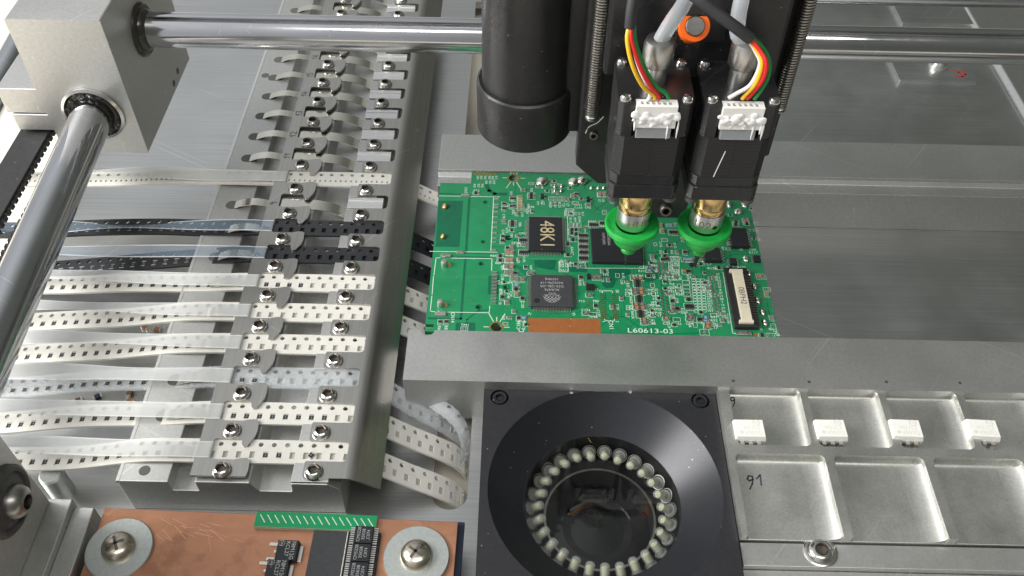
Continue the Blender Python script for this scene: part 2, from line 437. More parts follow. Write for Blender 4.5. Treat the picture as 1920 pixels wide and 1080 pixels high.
def thing(name, label, cat, loc, group=None):
    o = bpy.data.objects.new(name, None); COL.objects.link(o)
    o.location = Vector(loc) * S; o.empty_display_size = 0.02
    o['label'] = label; o['category'] = cat
    if group: o['group'] = group
    return o
def tag(o, label, cat, group=None):
    o['label'] = label; o['category'] = cat
    if group: o['group'] = group
    return o
def struct(o):
    o['kind'] = 'structure'; return o
def copy_part(o, parent, dx, dy, dz=0.0):
    """a copy of a part (and its sub-parts) moved within its thing"""
    c = o.copy(); COL.objects.link(c); c.parent = parent
    c.location = o.location + Vector((dx, dy, dz)) * S
    for ch in list(o.children):
        d = ch.copy(); COL.objects.link(d); d.parent = c
    return c
def spline(pts, n=8):
    """smooth curve through the points"""
    P = [Vector(p) for p in pts]; out = []
    for i in range(len(P) - 1):
        p0 = P[max(i - 1, 0)]; p1 = P[i]; p2 = P[i + 1]; p3 = P[min(i + 2, len(P) - 1)]
        for k in range(n):
            t = k / n
            out.append(0.5 * ((2 * p1) + (p2 - p0) * t + (2 * p0 - 5 * p1 + 4 * p2 - p3) * t * t + (3 * p1 - p0 - 3 * p2 + p3) * t ** 3))
    out.append(P[-1]); return out

ROTX90 = Matrix.Rotation(math.radians(90), 4, 'X')
def extr_y(mb, sec, y0, y1):
    """section in (x, z) drawn out along y"""
    return mb.prism(sec, -y1, -y0, M=ROTX90)
def extr_x(mb, sec, x0, x1):
    """section in (y, z) drawn out along x"""
    M = Matrix(((0, 0, 1, 0), (1, 0, 0, 0), (0, 1, 0, 0), (0, 0, 0, 1)))
    return mb.prism(sec, x0, x1, M=M)

BASE = -20.0
# ------------------------------------------------------------------ setting
struct(MB().box(-600, 700, -400, 900, -46, -42).build('bench_top', 'cream_bench'))
bp = MB()
bp.plate([(-101, -90), (420, -90), (420, 420), (-101, 420)],
         [rrect(60.2, 71.4, -1.2, 44, 5.5, 6), [(61.3, 160), (101, 160), (101, 290), (61.3, 290)], circ(112.3, -2.0, 30, 48)], BASE - 4, BASE)
base = struct(bp.build('base_plate', 'base_metal'))
# cream panel added close under the base plate openings to keep them bright
struct(MB().box(55, 110, -8, 300, -33, -31).build('added_panel', 'cream_bench'))

# ------------------------------------------------------------------ clamp rails that hold the board
r = MB()
sec_out = [(50, 32.3), (300, 32.3), (300, 52.6)] + [(58.6 - 2.3 * (1 - math.cos(t)), 52.6 - 2.3 * math.sin(t)) for t in [PI * i / 8 for i in range(9)]] + [(50, 52.6)]
r.plate(sec_out, [], BASE, 1.0)
r.box(62, 300, 52.6, 55.2, BASE, -1.75)
fr = tag(r.build('clamp_rail', 'blasted', bevel=0.25), 'long grey aluminium rail along the near edge of the green board', 'rail', 'board clamp rails')
mk = MB()
for px, py in ((1375, 714), (1517, 716), (1662, 716), (1800, 718)):
    p = at(px, py, 1.0); mk.prism(circ(p.x, p.y, 0.55, 10), 1.0, 1.02)
mk.build('ink_dot', 'ink', fr)
r = MB()
extr_x(r, [(126.4, BASE), (154.6, BASE), (154.6, 1.0), (132.8, 1.0), (132.8, -0.2), (131.6, -1.75), (126.4, -1.75)], 54, 330)
tag(r.build('clamp_rail', 'blasted', bevel=0.2), 'grey aluminium rail behind the green board, under the black head', 'rail', 'board clamp rails')

# ------------------------------------------------------------------ spacer plates and bolt at the back right
sp = tag(MB().plate([(264, 225), (301, 225), (301, 262), (264, 262)], [], BASE, BASE + 2.2).build('spacer_plate', 'base_metal', bevel=0.4),
         'thin metal plate with a bolt and red mark, behind the right rod', 'plate', 'spacer plates')
t = MB(); c = at(1797, 138, BASE + 2.2); c2 = at(1800, 130, BASE + 2.2)
t.stroke([(c.x - 2.2, c.y + 3.2), (c.x + .3, c.y + 1.0), (c.x + 1.2, c.y - .9)], 1.0, BASE + 2.2, BASE + 2.25)
t.stroke([(c.x - 1.4, c.y - 2.3), (c.x + 1.2, c.y - 2.4), (c.x + 3.2, c.y - .5), (c.x + 3.0, c.y + 2.6)], 1.0, BASE + 2.2, BASE + 2.25)
t.build('red_mark', 'ink_red', sp)
b = thing('hex_bolt', 'round-headed zinc bolt with washer on the thin plate at the back right', 'bolt', (286, 238, BASE + 2.2))
MB().lathe([(4.6, 0), (4.6, 1.0), (2.0, 1.0)], (286, 238, BASE + 2.2), 28).build('washer', 'zinc', b)
MB().lathe([(3.7, 1.0), (3.8, 3.2), (3.2, 3.9), (1.6, 4.2), (1.6, 3.0), (0, 3.0)], (286, 238, BASE + 2.2), 28).build('bolt_head', 'stainless', b)
tag(MB().plate([(278.5, 274.5), (318, 274.5), (318, 310), (278.5, 310)], [], BASE, BASE + 2.2).build('spacer_plate', 'base_metal', bevel=0.4),
    'thin metal plate in the gap between the two right rods', 'plate', 'spacer plates')
rr = MB(); extr_y(rr, [(313.5, BASE), (345, BASE), (345, BASE + 3), (315.5, BASE + 3), (313.5, BASE + 1.2)], 186, 420)
tag(rr.build('edge_strip', 'machined', bevel=0.5), 'long raised metal strip with a bright edge at the far right', 'strip')

# ------------------------------------------------------------------ component tray
tr = thing('component_tray', 'milled aluminium tray with two rows of square pockets', 'tray', (225, 9, -8))
TZ = 0.0; TF = -3.4
row1 = [(152.6 + 24.6 * i, 175.0 + 24.6 * i) for i in range(6)]
row2 = [(151.2 + 29.35 * i, 177.9 + 29.35 * i) for i in range(5)]
X1 = 297.5
out = [(149.3, 34.2), (149.3, -17.4)]
for a, c in row2:
    out += [(a, -17.4)] + [(a, 6.7 + 0)] + [(a + 2.0 - 2.0 * math.cos(t), 6.9 + 2.0 * math.sin(t)) for t in [PI / 2 * i / 5 for i in range(6)]] \
         + [(c - 2.0 + 2.0 * math.sin(t), 6.9 + 2.0 * math.cos(t)) for t in [PI / 2 * i / 5 for i in range(6)]] + [(c, 6.7), (c, -17.4)]
out += [(X1, -17.4), (X1, 34.2)]
def dedupe(p):
    o = []
    for q in p:
        if not o or (abs(o[-1][0] - q[0]) + abs(o[-1][1] - q[1])) > 1e-4: o.append(q)
    return o
tm = MB().plate(dedupe(out)[::-1], [rrect(a, c, 11.8, 32.6, 1.8, 4) for a, c in row1], TF - 0.01, TZ)
tm.box(149.35, X1 - 0.05, -17.2, 34.15, -8, TF)
tm.build('tray_body', 'tray_metal', tr, bevel=0.18)
fl = MB()
def fillet_x(mb, x, y0, y1, r_, left=False):
    """concave run-out left by the cutter at the foot of a pocket wall"""
    s = 1 if left else -1
    rh = min(r_, 3.3)
    arc = [(x + s * (r_ - r_ * math.sin(t)), TF + rh - rh * math.cos(t)) for t in [PI / 2 * i / 8 for i in range(9)]]
    sec = arc + [(x, TF)]
    if not left: sec = sec[::-1]
    extr_y(mb, sec, y0, y1)
def fillet_y(mb, y, x0, x1, r_):
    arc = [(y - (r_ - r_ * math.sin(t)), TF + r_ - r_ * math.cos(t)) for t in [PI / 2 * i / 6 for i in range(7)]]
    extr_x(mb, (arc + [(y, TF)])[::-1], x0, x1)
for a, c in row1:
    fillet_x(fl, c - 0.01, 13.0, 31.4, 5.0); fillet_y(fl, 32.59, a + 1.2, c - 1.2, 1.2); fillet_x(fl, a + 0.01, 13.2, 31.2, 0.9, True)
for a, c in row2:
    fillet_x(fl, c - 0.01, -17.1, 7.4, 6.5); fillet_y(fl, 8.89, a + 1.4, c - 1.4, 1.6); fillet_x(fl, a + 0.01, -17.1, 7.2, 0.9, True)
for i in range(len(fl.sm)): fl.sm[i] = True
fl.build('pocket_fillet', 'tray_metal', tr, ang=50)
ink = MB()
p = at(1412, 905, TF)
def hand(mb, strokes, x, y, z, h, deg, w=0.35):
    M = flat(x, y, z, deg)
    for st in strokes: mb.stroke([(a * h, b_ * h) for a, b_ in st], w, 0.0, 0.03, M=M)
NINE = [[(.35, .55), (.3, .8), (.05, .8), (-.05, .55), (.1, .4), (.32, .55), (.3, .2), (.12, -.25)]]
ONE = [[(-.2, .45), (.05, .8), (.12, .0)]]
hand(ink, [[(a - .35, b_ - .3) for a, b_ in NINE[0]], [(a + .45, b_ - .1) for a, b_ in ONE[0]]], p.x, p.y, TF + 0.01, 4.2, -8, 0.5)
p = at(1371, 755, TF)
hand(ink, [[(a, b_ - .2) for a, b_ in NINE[0]], [(-.1, 1.1), (.5, 1.1), (.5, .8)]], p.x, p.y, TF + 0.01, 3.4, -4, 0.42)
ink.build('handwriting', 'ink', tr)

# support bar under the tray with its screw
sb = thing('support_bar', 'dark grey metal bar in front of the component tray', 'bar', (225, -26, -12))
MB().box(149.6, 300, -24.6, -17.6, -12, -4.2).build('bar', 'blasted', sb, bevel=0.2)
MB().box(149.6, 300, -60, -24.7, -14, -6.4).build('step', 'blasted', sb, bevel=0.2)
p = at(1538, 1032, -4.2)
MB().lathe([(4.7, 0), (4.75, .25), (4.3, .5), (3.7, .5), (3.5, .3), (3.2, .9), (2.3, 1.3), (1.8, 1.35)], (p.x, p.y - .3, -4.2), 32, caps=False).build('screw', 'stainless', sb)
hx = MB()
hx.lathe([(1.8, 1.35), (1.7, .1), (0, .05)], (p.x, p.y - .3, -4.2), 6, sm=False, caps=False)
hx.build('socket', 'stainless_dark', sb)

# ------------------------------------------------------------------ optocouplers lying in the tray
ob_ = MB(); ol = MB(); opr = MB(); od = MB()
ob_.taper(-4.6, 4.6, -3.3, 3.3, 1.2, 2.9, -0.15); ob_.taper(-4.75, 4.75, -3.45, 3.45, 2.9, 4.7, 0.45)
for sgn in (-1, 1):
    for x in (-2.54, 0, 2.54):
        y0, y1 = sorted((sgn * 3.3, sgn * 4.6))
        ol.box(x - .62, x + .62, y0, y1, 2.3, 2.65)
        y0, y1 = sorted((sgn * 4.3, sgn * 4.6)); ol.box(x - .62, x + .62, y0, y1, 0.25, 2.3)
        y0, y1 = sorted((sgn * 4.3, sgn * 5.0)); ol.box(x - .62, x + .62, y0, y1, 0.0, 0.25)
opr.text('H11L2', 1.35, flat(0.6, 0.1, 4.7)); opr.text('V907Q', 1.35, flat(0.9, -1.75, 4.7))
for i in range(20):
    a0, a1 = 2 * PI * i / 20, 2 * PI * (i + 1) / 20
    opr.stroke([(2.2 + 1.05 * math.cos(a0), 1.9 + 1.05 * math.sin(a0)), (2.2 + 1.05 * math.cos(a1), 1.9 + 1.05 * math.sin(a1))], .16, 4.7, 4.72)
opr.text('ON', 0.85, flat(2.2, 1.9, 4.7))
od.lathe([(0.62, 4.71), (0.55, 4.73), (0.45, 4.71), (0, 4.705)], (-2.7, -1.5, 0), 16)
meshes = {}
places = [(1406, 803, 'white six-pin optocoupler in the first small tray pocket, nearest the black camera housing'),
          (1559, 803, 'white six-pin optocoupler in the second small tray pocket from the camera housing'),
          (1700, 803, 'white six-pin optocoupler in the third small tray pocket from the camera housing'),
          (1844, 803, 'white six-pin optocoupler in the fourth small tray pocket, nearest the right picture edge')]
for i, (px, py, lab) in enumerate(places):
    p = at(px, py, TF + 4.5)
    o = thing('optocoupler', lab, 'electronic chip', (p.x, p.y, TF), 'optocouplers in the tray')
    for nm, mb, mt in (('chip_body', ob_, 'opto_body'), ('pins', ol, 'tin'), ('print', opr, 'opto_print'), ('pin_mark', od, 'opto_print')):
        if nm not in meshes:
            c = mb.build(nm, mt, bevel=0.12 if nm == 'chip_body' else 0); meshes[nm] = c; c.parent = o
        else:
            c = meshes[nm].copy(); COL.objects.link(c); c.parent = o
        c.location = (0, 0, 0)
    o.rotation_euler.z = math.radians((0.5, 0.5, -1.5, -2.5)[i])

# ------------------------------------------------------------------ up-looking camera housing with its ring of lamps
CX, CY, CZ = 112.3, -2.0, -3.0
h = thing('camera_housing', 'black square up-looking camera housing with a glass-covered ring of small lamps', 'camera', (CX, CY, BASE))
hb = MB()
hb.plate([(75.6, -60), (149.0, -60), (149.0, 34.6), (77.6, 34.6), (75.6, 32.6)],
         [circ(CX, CY, 34.4, 96), circ(80.6, 29.2, 2.9, 24), circ(144.0, 29.6, 2.9, 24)], BASE, CZ)
hb.build('housing', 'black_anodised', h, bevel=0.3)
MB().lathe([(34.4, CZ), (34.3, CZ - .12), (24.3, -12.0), (23.6, -12.6)], (CX, CY, 0), 128, caps=False).build('cone', 'black_turned', h)
MB().lathe([(24.0, -12.4), (23.6, -14.2), (23.6, -26)], (CX, CY, 0), 96, caps=False).build('well', 'black_inside', h)
MB().lathe([(23.6, -26.0), (19.0, -26.0), (17.3, -21.6), (16.6, -21.6), (16.4, -30), (9, -30)], (CX, CY, 0), 96, caps=False).build('inner_ring', 'black_inside', h)
MB().lathe([(17.32, -21.55), (16.58, -21.55)], (CX, CY, 0), 96, caps=False).build('rim_glint', 'pin_steel', h)  # pale steel ring standing in for light caught on the tube rim
ln = MB().lathe([(16.2, -29.6), (11, -28.4), (10.5, -31), (8.5, -31), (8.4, -29.6), (5.5, -28.8), (0, -28.2)], (CX, CY, 0), 64)
ln.build('lens', 'lens_black', h)
MB().lathe([(0, -12.45), (23.95, -12.45)], (CX, CY, 0), 96, caps=False).build('cover_glass', 'glass', h)
# one lamp: clear tilted dome on a flange, yellow phosphor inside
dome = MB().lathe([(0, -1.6), (1.9, -1.6), (1.9, -0.9), (1.5, -0.9), (1.5, 2.6), (1.35, 3.3), (0.9, 3.85), (0, 4.05)], n=16)
phos = MB().lathe([(0, 0.2), (1.0, 0.2), (1.15, 2.6), (0, 3.0)], n=10)
lamp0 = dome.build('lamp', 'led_epoxy'); ph0 = phos.build('phosphor', 'led_phosphor', lamp0)
lamp0.parent = h
N = 27
for i in range(N):
    a = 2 * PI * i / N + 0.07
    q = (Matrix.Rotation(a, 4, 'Z') @ Matrix.Rotation(math.radians(-50 + random.uniform(-6, 6)), 4, 'Y')).to_euler()
    if i == 0: o = lamp0
    else:
        o = lamp0.copy(); COL.objects.link(o); o.parent = h
        k = ph0.copy(); COL.objects.link(k); k.parent = o
    rad = 20.6 + random.uniform(-.2, .2)
    o.rotation_euler = q
    o.location = (Vector((CX + rad * math.cos(a), CY + rad * math.sin(a), -17.8)) - Vector((CX, CY, BASE))) * S
rim = MB().lathe([(2.35, 0), (2.35, .25), (2.1, .25), (2.1, 0)], n=20, caps=False)
r0 = None
for i in range(N):
    a = 2 * PI * i / N + 0.07
    if r0 is None: r0 = rim.build('lamp_rim', 'pin_steel'); r0.parent = h; o = r0
    else: o = r0.copy(); COL.objects.link(o); o.parent = h
    o.rotation_euler = (Matrix.Rotation(a, 4, 'Z') @ Matrix.Rotation(math.radians(-48), 4, 'Y')).to_euler()
    o.location = (Vector((CX + 21.7 * math.cos(a), CY + 21.7 * math.sin(a), -18.6)) - Vector((CX, CY, BASE))) * S
for x, y in ((80.6, 29.2), (144.0, 29.6)):
    o = MB().lathe([(0, -3.8), (2.4, -3.8), (2.4, -3.3), (2.2, -3.05), (1.35, -3.05)], (x, y, 0), 24, caps=False).build('socket_screw', 'black_turned', h)
    MB().lathe([(1.35, -3.05), (1.3, -5), (0, -5)], (x, y, 0), 6, caps=False).build('socket', 'black_inside', o)
chip = MB()
for px, py in ((1073, 729), (1072, 737), (1178, 733), (1182, 736), (1050, 722)):
    p = at(px, py, CZ); chip.prism([(p.x + random.uniform(.3, .8) * math.cos(t), p.y + random.uniform(.2, .6) * math.sin(t)) for t in [2 * PI * i / 7 for i in range(7)]], CZ, CZ + .03)
chip.build('paint_chip', 'zinc', h)

# ------------------------------------------------------------------ tape feeder
PIT = 13.589; NL = 21; PT = -1.2          # lane pitch, number of lanes, top of the cover plates
fd = thing('tape_feeder', 'long multi-lane component tape feeder with steel cover plates and button-head screws', 'tape feeder', (0, 130, BASE))
YB = NL * PIT + 4
blk = MB()
extr_y(blk, [(-30.6, BASE), (34.5, BASE), (34.5, -6), (31.0, -3.1), (20.4, -3.1), (20.0, -7.8), (10.2, -7.8), (8.2, -3.1), (-7.8, -3.1), (-7.8, -8.4), (-15.7, -8.4), (-15.7, -3.4), (-30.6, -3.4)], -3.0, YB)
blk.build('feeder_block', 'blasted', fd, bevel=0.3)
# bright machined corner along the left ridge
cn = MB(); extr_y(cn, [(-31.2, -4.6), (-30.62, -4.6), (-30.62, -3.3), (-30.0, -3.36), (-30.0, -3.3), (-31.0, -3.25)], -3.0, YB)
cn.build('edge_strip', 'track_metal', fd)
# slotted holes and bores in the left ridge are dark inserts set into its top
# left comb: straight back edge, one finger with a nose at every screw
def finger(y, first=False):
    f = [(-4.0, y + 3.7), (2.6, y + 3.7), (3.6, y + 4.0), (5.0, y + 4.3), (6.6, y + 4.3), (7.4, y + 3.6), (7.6, y + 0.2), (7.3, y - 1.6), (6.6, y - 3.2), (5.6, y - 5.0), (4.6, y - 5.3), (3.9, y - 4.6), (3.5, y - 2.7), (-4.0, y - 2.7)]
    if first: f = f[:8] + [(7.0, y - 2.0), (-4.0, y - 2.0)]
    return f
outl = [(-9.0, -1.9)]
for k in range(NL):
    y = k * PIT
    f = finger(y, k == 0)
    if k == 0: outl += [(7.0, -1.9)] + f[:8][::-1]
    else: outl += f[::-1]
    if k < NL - 1: outl += [(-4.6, y + 4.0), (-4.8, y + 4.6), (-4.8, y + PIT - 3.6), (-4.6, y + PIT - 3.0)]
outl += [(-9.0, (NL - 1) * PIT + 3.7)]
MB().plate(outl, [], PT - 0.8, PT).build('left_cover_plate', 'sheet_steel', fd, bevel=0.12, seg=1)
# right comb with its bent-down flange
outr = [(36.2, -1.9)]
outr += [(36.2, (NL - 1) * PIT + 3.7)]
for k in range(NL - 1, -1, -1):
    y = k * PIT
    a, b_ = (y + 3.7, y - 2.7 if k else -1.9)
    outr += [(24.0, a - .0), (23.7, a - .6), (23.7, b_ + .6), (24.0, b_)]
    if k:
        yu = b_; yl = (k - 1) * PIT + 3.7
        outr += [(34.7, yu), (35.6, yu - .35), (36.0, yu - 1.2), (36.0, yl + 1.2), (35.6, yl + .35), (34.7, yl)]
outr = dedupe(outr)
rp = MB().plate(outr, [], PT - 0.8, PT)
rp.build('right_cover_plate', 'sheet_steel', fd, bevel=0.12, seg=1)
fg = MB()
arc = []
for i in range(9):
    t = math.radians(34 * i / 8); arc.append((36.2 + 7 * math.sin(t), PT - 7 * (1 - math.cos(t))))
arc.append((46.2, arc[-1][1] - (46.2 - arc[-1][0]) * math.tan(math.radians(34))))
sec = arc + [(x - .45, z - .68) for x, z in arc[::-1]]
extr_y(fg, sec[::-1], -1.9, (NL - 1) * PIT + 3.7)
for i in range(len(fg.sm)): fg.sm[i] = True
fg.build('flange', 'sheet_steel', fd, ang=35)

# spacers under the right fingers, tape tracks, screws, leaf springs: one of each, then copies along the lanes
pad0 = MB().box(20.5, 31.5, -2.75, 3.55, -3.05, PT - 0.82).build('spacer', 'blasted', fd, bevel=0.15)
scr = MB().lathe([(2.85, 0), (2.85, .35), (2.55, 1.05), (2.1, 1.5), (1.62, 1.72)], (0, 0, PT), 28, caps=False).build('screw', 'stainless', fd)
sk = MB().lathe([(1.62, 1.72), (1.42, 1.62), (1.38, .35), (0, .30)], (0, 0, PT), 6, sm=False, caps=False).build('socket', 'stainless_dark', scr)
screws = [(0.0, 0.0)] + [(0.0, k * PIT) for k in range(1, NL)] + [(27.0, k * PIT) for k in range(NL)]
for i, (x, y) in enumerate(screws):
    o = scr if i == 0 else copy_part(scr, fd, x, y)
    o.rotation_euler = (random.uniform(-.04, .04), random.uniform(-.04, .04), random.uniform(0, PI / 3))
for k in range(1, NL): copy_part(pad0, fd, 0, k * PIT)
# leaf springs rising from the slots of the left ridge and dipping behind the left plate
sprp = spline([(-25.0, -5.4), (-22.5, -3.6), (-19, -2.0), (-15, -1.3), (-11.5, -1.7), (-8.8, -2.3), (-5, -2.5)], 6)
lf = MB(); sec = [(p.x, p.y) for p in sprp] + [(p.x, p.y - .25) for p in sprp[::-1]]
extr_y(lf, sec[::-1], 4.4, 8.2)
for i in range(len(lf.sm)): lf.sm[i] = True
lf0 = lf.build('leaf_spring', 'spring_steel', fd, ang=35)
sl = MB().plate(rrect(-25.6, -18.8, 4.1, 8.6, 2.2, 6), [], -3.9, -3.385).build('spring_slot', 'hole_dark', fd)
sprq = spline([(-5, -2.4), (2, -2.6), (9, -2.9), (14, -4.0), (18, -6.0), (21, -7.6)], 5)
lq = MB(); sec = [(p.x, p.y) for p in sprq] + [(p.x, p.y - .25) for p in sprq[::-1]]
extr_y(lq, sec[::-1], 4.2, 9.4)
for i in range(len(lq.sm)): lq.sm[i] = True
lq0 = lq.build('spring_tongue', 'spring_steel', fd, ang=35)
tk = MB().box(20.8, 34.2, 4.6, 8.3, -3.05, -1.9)
tk.box(20.8, 34.2, 8.3, 9.9, -3.05, -1.55)
tk0 = tk.build('tape_track', 'track_metal', fd, bevel=0.12)
EMPTY = [k for k in range(NL - 1) if not (k <= 7 or k == 9)]
for k in range(1, NL - 1): copy_part(lf0, fd, 0, k * PIT, 0); copy_part(sl, fd, 0, k * PIT)
first = True
for k in EMPTY:
    if first:
        base_k = k; lq0.location += Vector((0, k * PIT, 0)) * S; tk0.location += Vector((0, k * PIT, 0)) * S; first = False
    else:
        copy_part(lq0, fd, 0, (k - base_k) * PIT); copy_part(tk0, fd, 0, (k - base_k) * PIT)
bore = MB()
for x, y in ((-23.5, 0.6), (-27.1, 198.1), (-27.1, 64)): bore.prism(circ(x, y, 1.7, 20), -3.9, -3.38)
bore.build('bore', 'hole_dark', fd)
# pen numbers on the left plate
DIG = {
 '1': [[(-.2, .5), (.1, .9), (.1, 0)]], '2': [[(-.3, .7), (-.1, .95), (.2, .85), (.25, .6), (-.3, .02), (.35, .0)]],
 '3': [[(-.25, .85), (.1, .98), (.28, .75), (.0, .52), (.3, .3), (.1, .0), (-.28, .12)]],
 '4': [[(.0, .95), (-.3, .35), (.35, .35)], [(.2, .65), (.15, -.05)]], '5': [[(.3, .95), (-.2, .95), (-.22, .55), (.15, .58), (.28, .28), (.05, .0), (-.28, .1)]],
 '6': [[(.25, .95), (-.15, .6), (-.28, .25), (0, .0), (.28, .22), (.05, .48), (-.22, .3)]], '7': [[(-.3, .92), (.3, .92), (-.05, .0)], [(-.2, .48), (.22, .48)]],
 '8': [[(.22, .85), (-.05, .97), (-.24, .75), (.22, .3), (0, .0), (-.25, .22), (.22, .78)]],
 '9': [[(.24, .68), (-.02, .95), (-.26, .72), (-.02, .5), (.24, .7), (.15, .0)]]}
hw = MB()
for k, s in {1: '2', 2: '3', 3: '4', 4: '5', 5: '6', 6: '7', 7: '8', 8: '9', 10: '11', 11: '12', 12: '13', 13: '14', 14: '15', 15: '16', 16: '17', 17: '18'}.items():
    for j, ch in enumerate(s):
        M = flat(-5.6, k * PIT + 5.6 + (j - (len(s) - 1) / 2) * 1.9, PT + .01, 90 + random.uniform(-12, 12))
        for st in DIG[ch]: hw.stroke([(a * 2.4, b_ * 2.7) for a, b_ in st], .30, 0, .02, M=M)
hw.build('handwriting', 'ink', fd)

# ------------------------------------------------------------------ component tapes
def resample(P):
    L = [0.0]
    for a, b_ in zip(P[:-1], P[1:]): L.append(L[-1] + (b_ - a).length)
    def ev(s):
        s = min(max(s, 0), L[-1] - 1e-6)
        lo, hi = 0, len(L) - 1
        while hi - lo > 1:
            m = (lo + hi) // 2
            if L[m] <= s: lo = m
            else: hi = m
        t = (s - L[lo]) / (L[hi] - L[lo]); p = P[lo].lerp(P[hi], t)
        a = P[max(lo - 1, 0)]; b_ = P[min(hi + 1, len(P) - 1)]
        return p, (b_ - a).normalized()
    return ev, L[-1]
def ribbon_map(ev, y0):
    def f(s, w, hgt):
        p, t = ev(s); n = Vector((-t.z, 0, t.x)).normalized()
        q = p + n * hgt
        return (q.x, y0 + p.y + w, q.z)
    return f
res_mesh = {}
def chip_meshes():
    b_ = MB().box(-.66, .66, -.72, .72, 0, .5); e = MB().box(-.68, .68, -1.05, -.7, -.01, .52); e.box(-.68, .68, .7, 1.05, -.01, .52)
    g = MB(); g.text('0', .7, flat(0, 0, .5))
    return b_, e, g
cell_cache = {}
def tape(lane, mt, label, dz_left, filled, pitch=4.0, psize=(1.5, 2.2), thick=.75, tail=75, drift=0.0, film='cover_film', phase=0.0, dist=0.0, part_mat='resistor_top', film_lift=0.0, chipscale=1.0):
    y0 = lane * PIT + 3.2
    t = thing('component_tape', label, 'component tape', (10, y0 + 4, -3), 'component tapes in the feeder')
    TT = -2.05
    pts = [(-118, 0, TT - 1.25 * dz_left), (-95, 0, TT - dz_left), (-72, 0, TT - .70 * dz_left), (-48, 0, TT - .36 * dz_left), (-26, 0, TT - .10 * dz_left), (-10, 0, TT), (4, 0, TT), (20, 0, TT), (34, 0, TT - .1)]
    if tail > 40: pts += [(40, 0, TT - 1.6), (46, drift * .2, TT - 5.2)]
    if tail > 50: pts += [(54, drift * .5, TT - 10.2), (62, drift * .8, TT - 14.6)]
    elif tail > 46: pts += [(49.6, 0, TT - 8.0)]
    if tail > 70: pts += [(68, drift, TT - 19.5), (71, drift, TT - 27)]
    elif tail > 62: pts += [(66, drift, TT - 15.6)]
    # pull the free left end a little sideways
    rw = random.Random(lane * 7 + 3)
    pts = [(x, y + (dist * max(0, -(x + 10)) / 85.0) + (rw.uniform(-.5, .5) if x < -30 else 0), z + (rw.uniform(-.9, .9) if -100 < x < -20 else 0)) for x, y, z in pts]
    ev, Ltot = resample(spline(pts, 10)); F = ribbon_map(ev, y0)
    top = MB()
    npk = int(round(4.0 / pitch))
    holes = [circ(1.0, 6.25, .78, 10)]
    for j in range(npk):
        cx = 3.0 if npk == 1 else 1.0 + j * pitch
        holes.append([(cx - psize[0] / 2, 2.75 - psize[1] / 2), (cx + psize[0] / 2, 2.75 - psize[1] / 2), (cx + psize[0] / 2, 2.75 + psize[1] / 2), (cx - psize[0] / 2, 2.75 + psize[1] / 2)])
    key = (pitch, psize)
    if key not in cell_cache: cell_cache[key] = cdt_fill([(0, 0), (2, 0), (4, 0), (4, 2.75), (4, 5), (4, 8), (2, 8), (0, 8), (0, 5), (0, 2.75)], holes)
    V, FF = cell_cache[key]
    ncell = int(Ltot // 4) - 1
    # phase so that sprocket holes fall where the photograph shows them
    s_ref = None
    for i in range(2000):
        p, _ = ev(i * Ltot / 2000)
        if p.x >= phase: s_ref = i * Ltot / 2000; break
    s0 = (s_ref - 1.0) % 4.0
    for i in range(ncell):
        sb_ = s0 + i * 4
        top.add([F(sb_ + x, y, 0) for x, y in V], FF)
        top.add([F(sb_ + x, y, -thick) for x, y in V], [f[::-1] for f in FF])
        for hl in holes:
            m = len(hl); vs = [F(sb_ + x, y, 0) for x, y in hl] + [F(sb_ + x, y, -thick) for x, y in hl]
            top.add(vs, [(i2, (i2 + 1) % m, m + (i2 + 1) % m, m + i2) for i2 in range(m)])
        for w_, flip in ((0, False), (8, True)):
            vs = [F(sb_, w_, 0), F(sb_ + 4, w_, 0), F(sb_ + 4, w_, -thick), F(sb_, w_, -thick)]
            top.add(vs, [(3, 2, 1, 0) if not flip else (0, 1, 2, 3)])
    top.build('carrier', mt, t)
    lin = MB(); nseg = ncell * 2
    vs = []
    for i in range(nseg + 1):
        s = s0 + i * 2
        vs += [F(s, 1.3, -thick + .04), F(s, 4.4, -thick + .04)]
    lin.add(vs, [(2 * i, 2 * i + 1, 2 * i + 3, 2 * i + 2) for i in range(nseg)])
    lin.build('pocket_liner', {'paper_tape': 'paper_pocket', 'black_tape': 'black_matte'}.get(mt, mt), t)
    # chips in the pockets: on the free left run, and in the window where they have not been picked
    b_, e, g = chip_meshes()
    for i in range(ncell):
        for j in range(npk if npk == 1 else 1):
            s = s0 + i * 4 + (3.0 if npk == 1 else 1.0 + j * pitch); p, tn = ev(s)
            left = p.x < -10 and p.x > -92
            if not (left or any(a <= p.x <= c_ for a, c_ in filled)): continue
            if npk > 1: continue
            if 'b' not in res_mesh:
                res_mesh['b'] = b_.build('resistor', 'resistor_top', bevel=.05); res_mesh['e'] = e.build('terminals', 'tin', res_mesh['b']); res_mesh['g'] = g.build('print', 'chip_print', res_mesh['b'])
                o = res_mesh['b']
            else:
                o = res_mesh['b'].copy(); COL.objects.link(o)
                for q in ('e', 'g'):
                    d = res_mesh[q].copy(); COL.objects.link(d); d.parent = o
            o.parent = t; q = F(s, 2.75, -thick + .1)
            o.location = (Vector(q) - Vector((10, y0 + 4, -3))) * S
            o.rotation_euler = (0, -math.atan2(tn.z, tn.x), random.uniform(-.06, .06))
            o.scale = (chipscale,) * 3
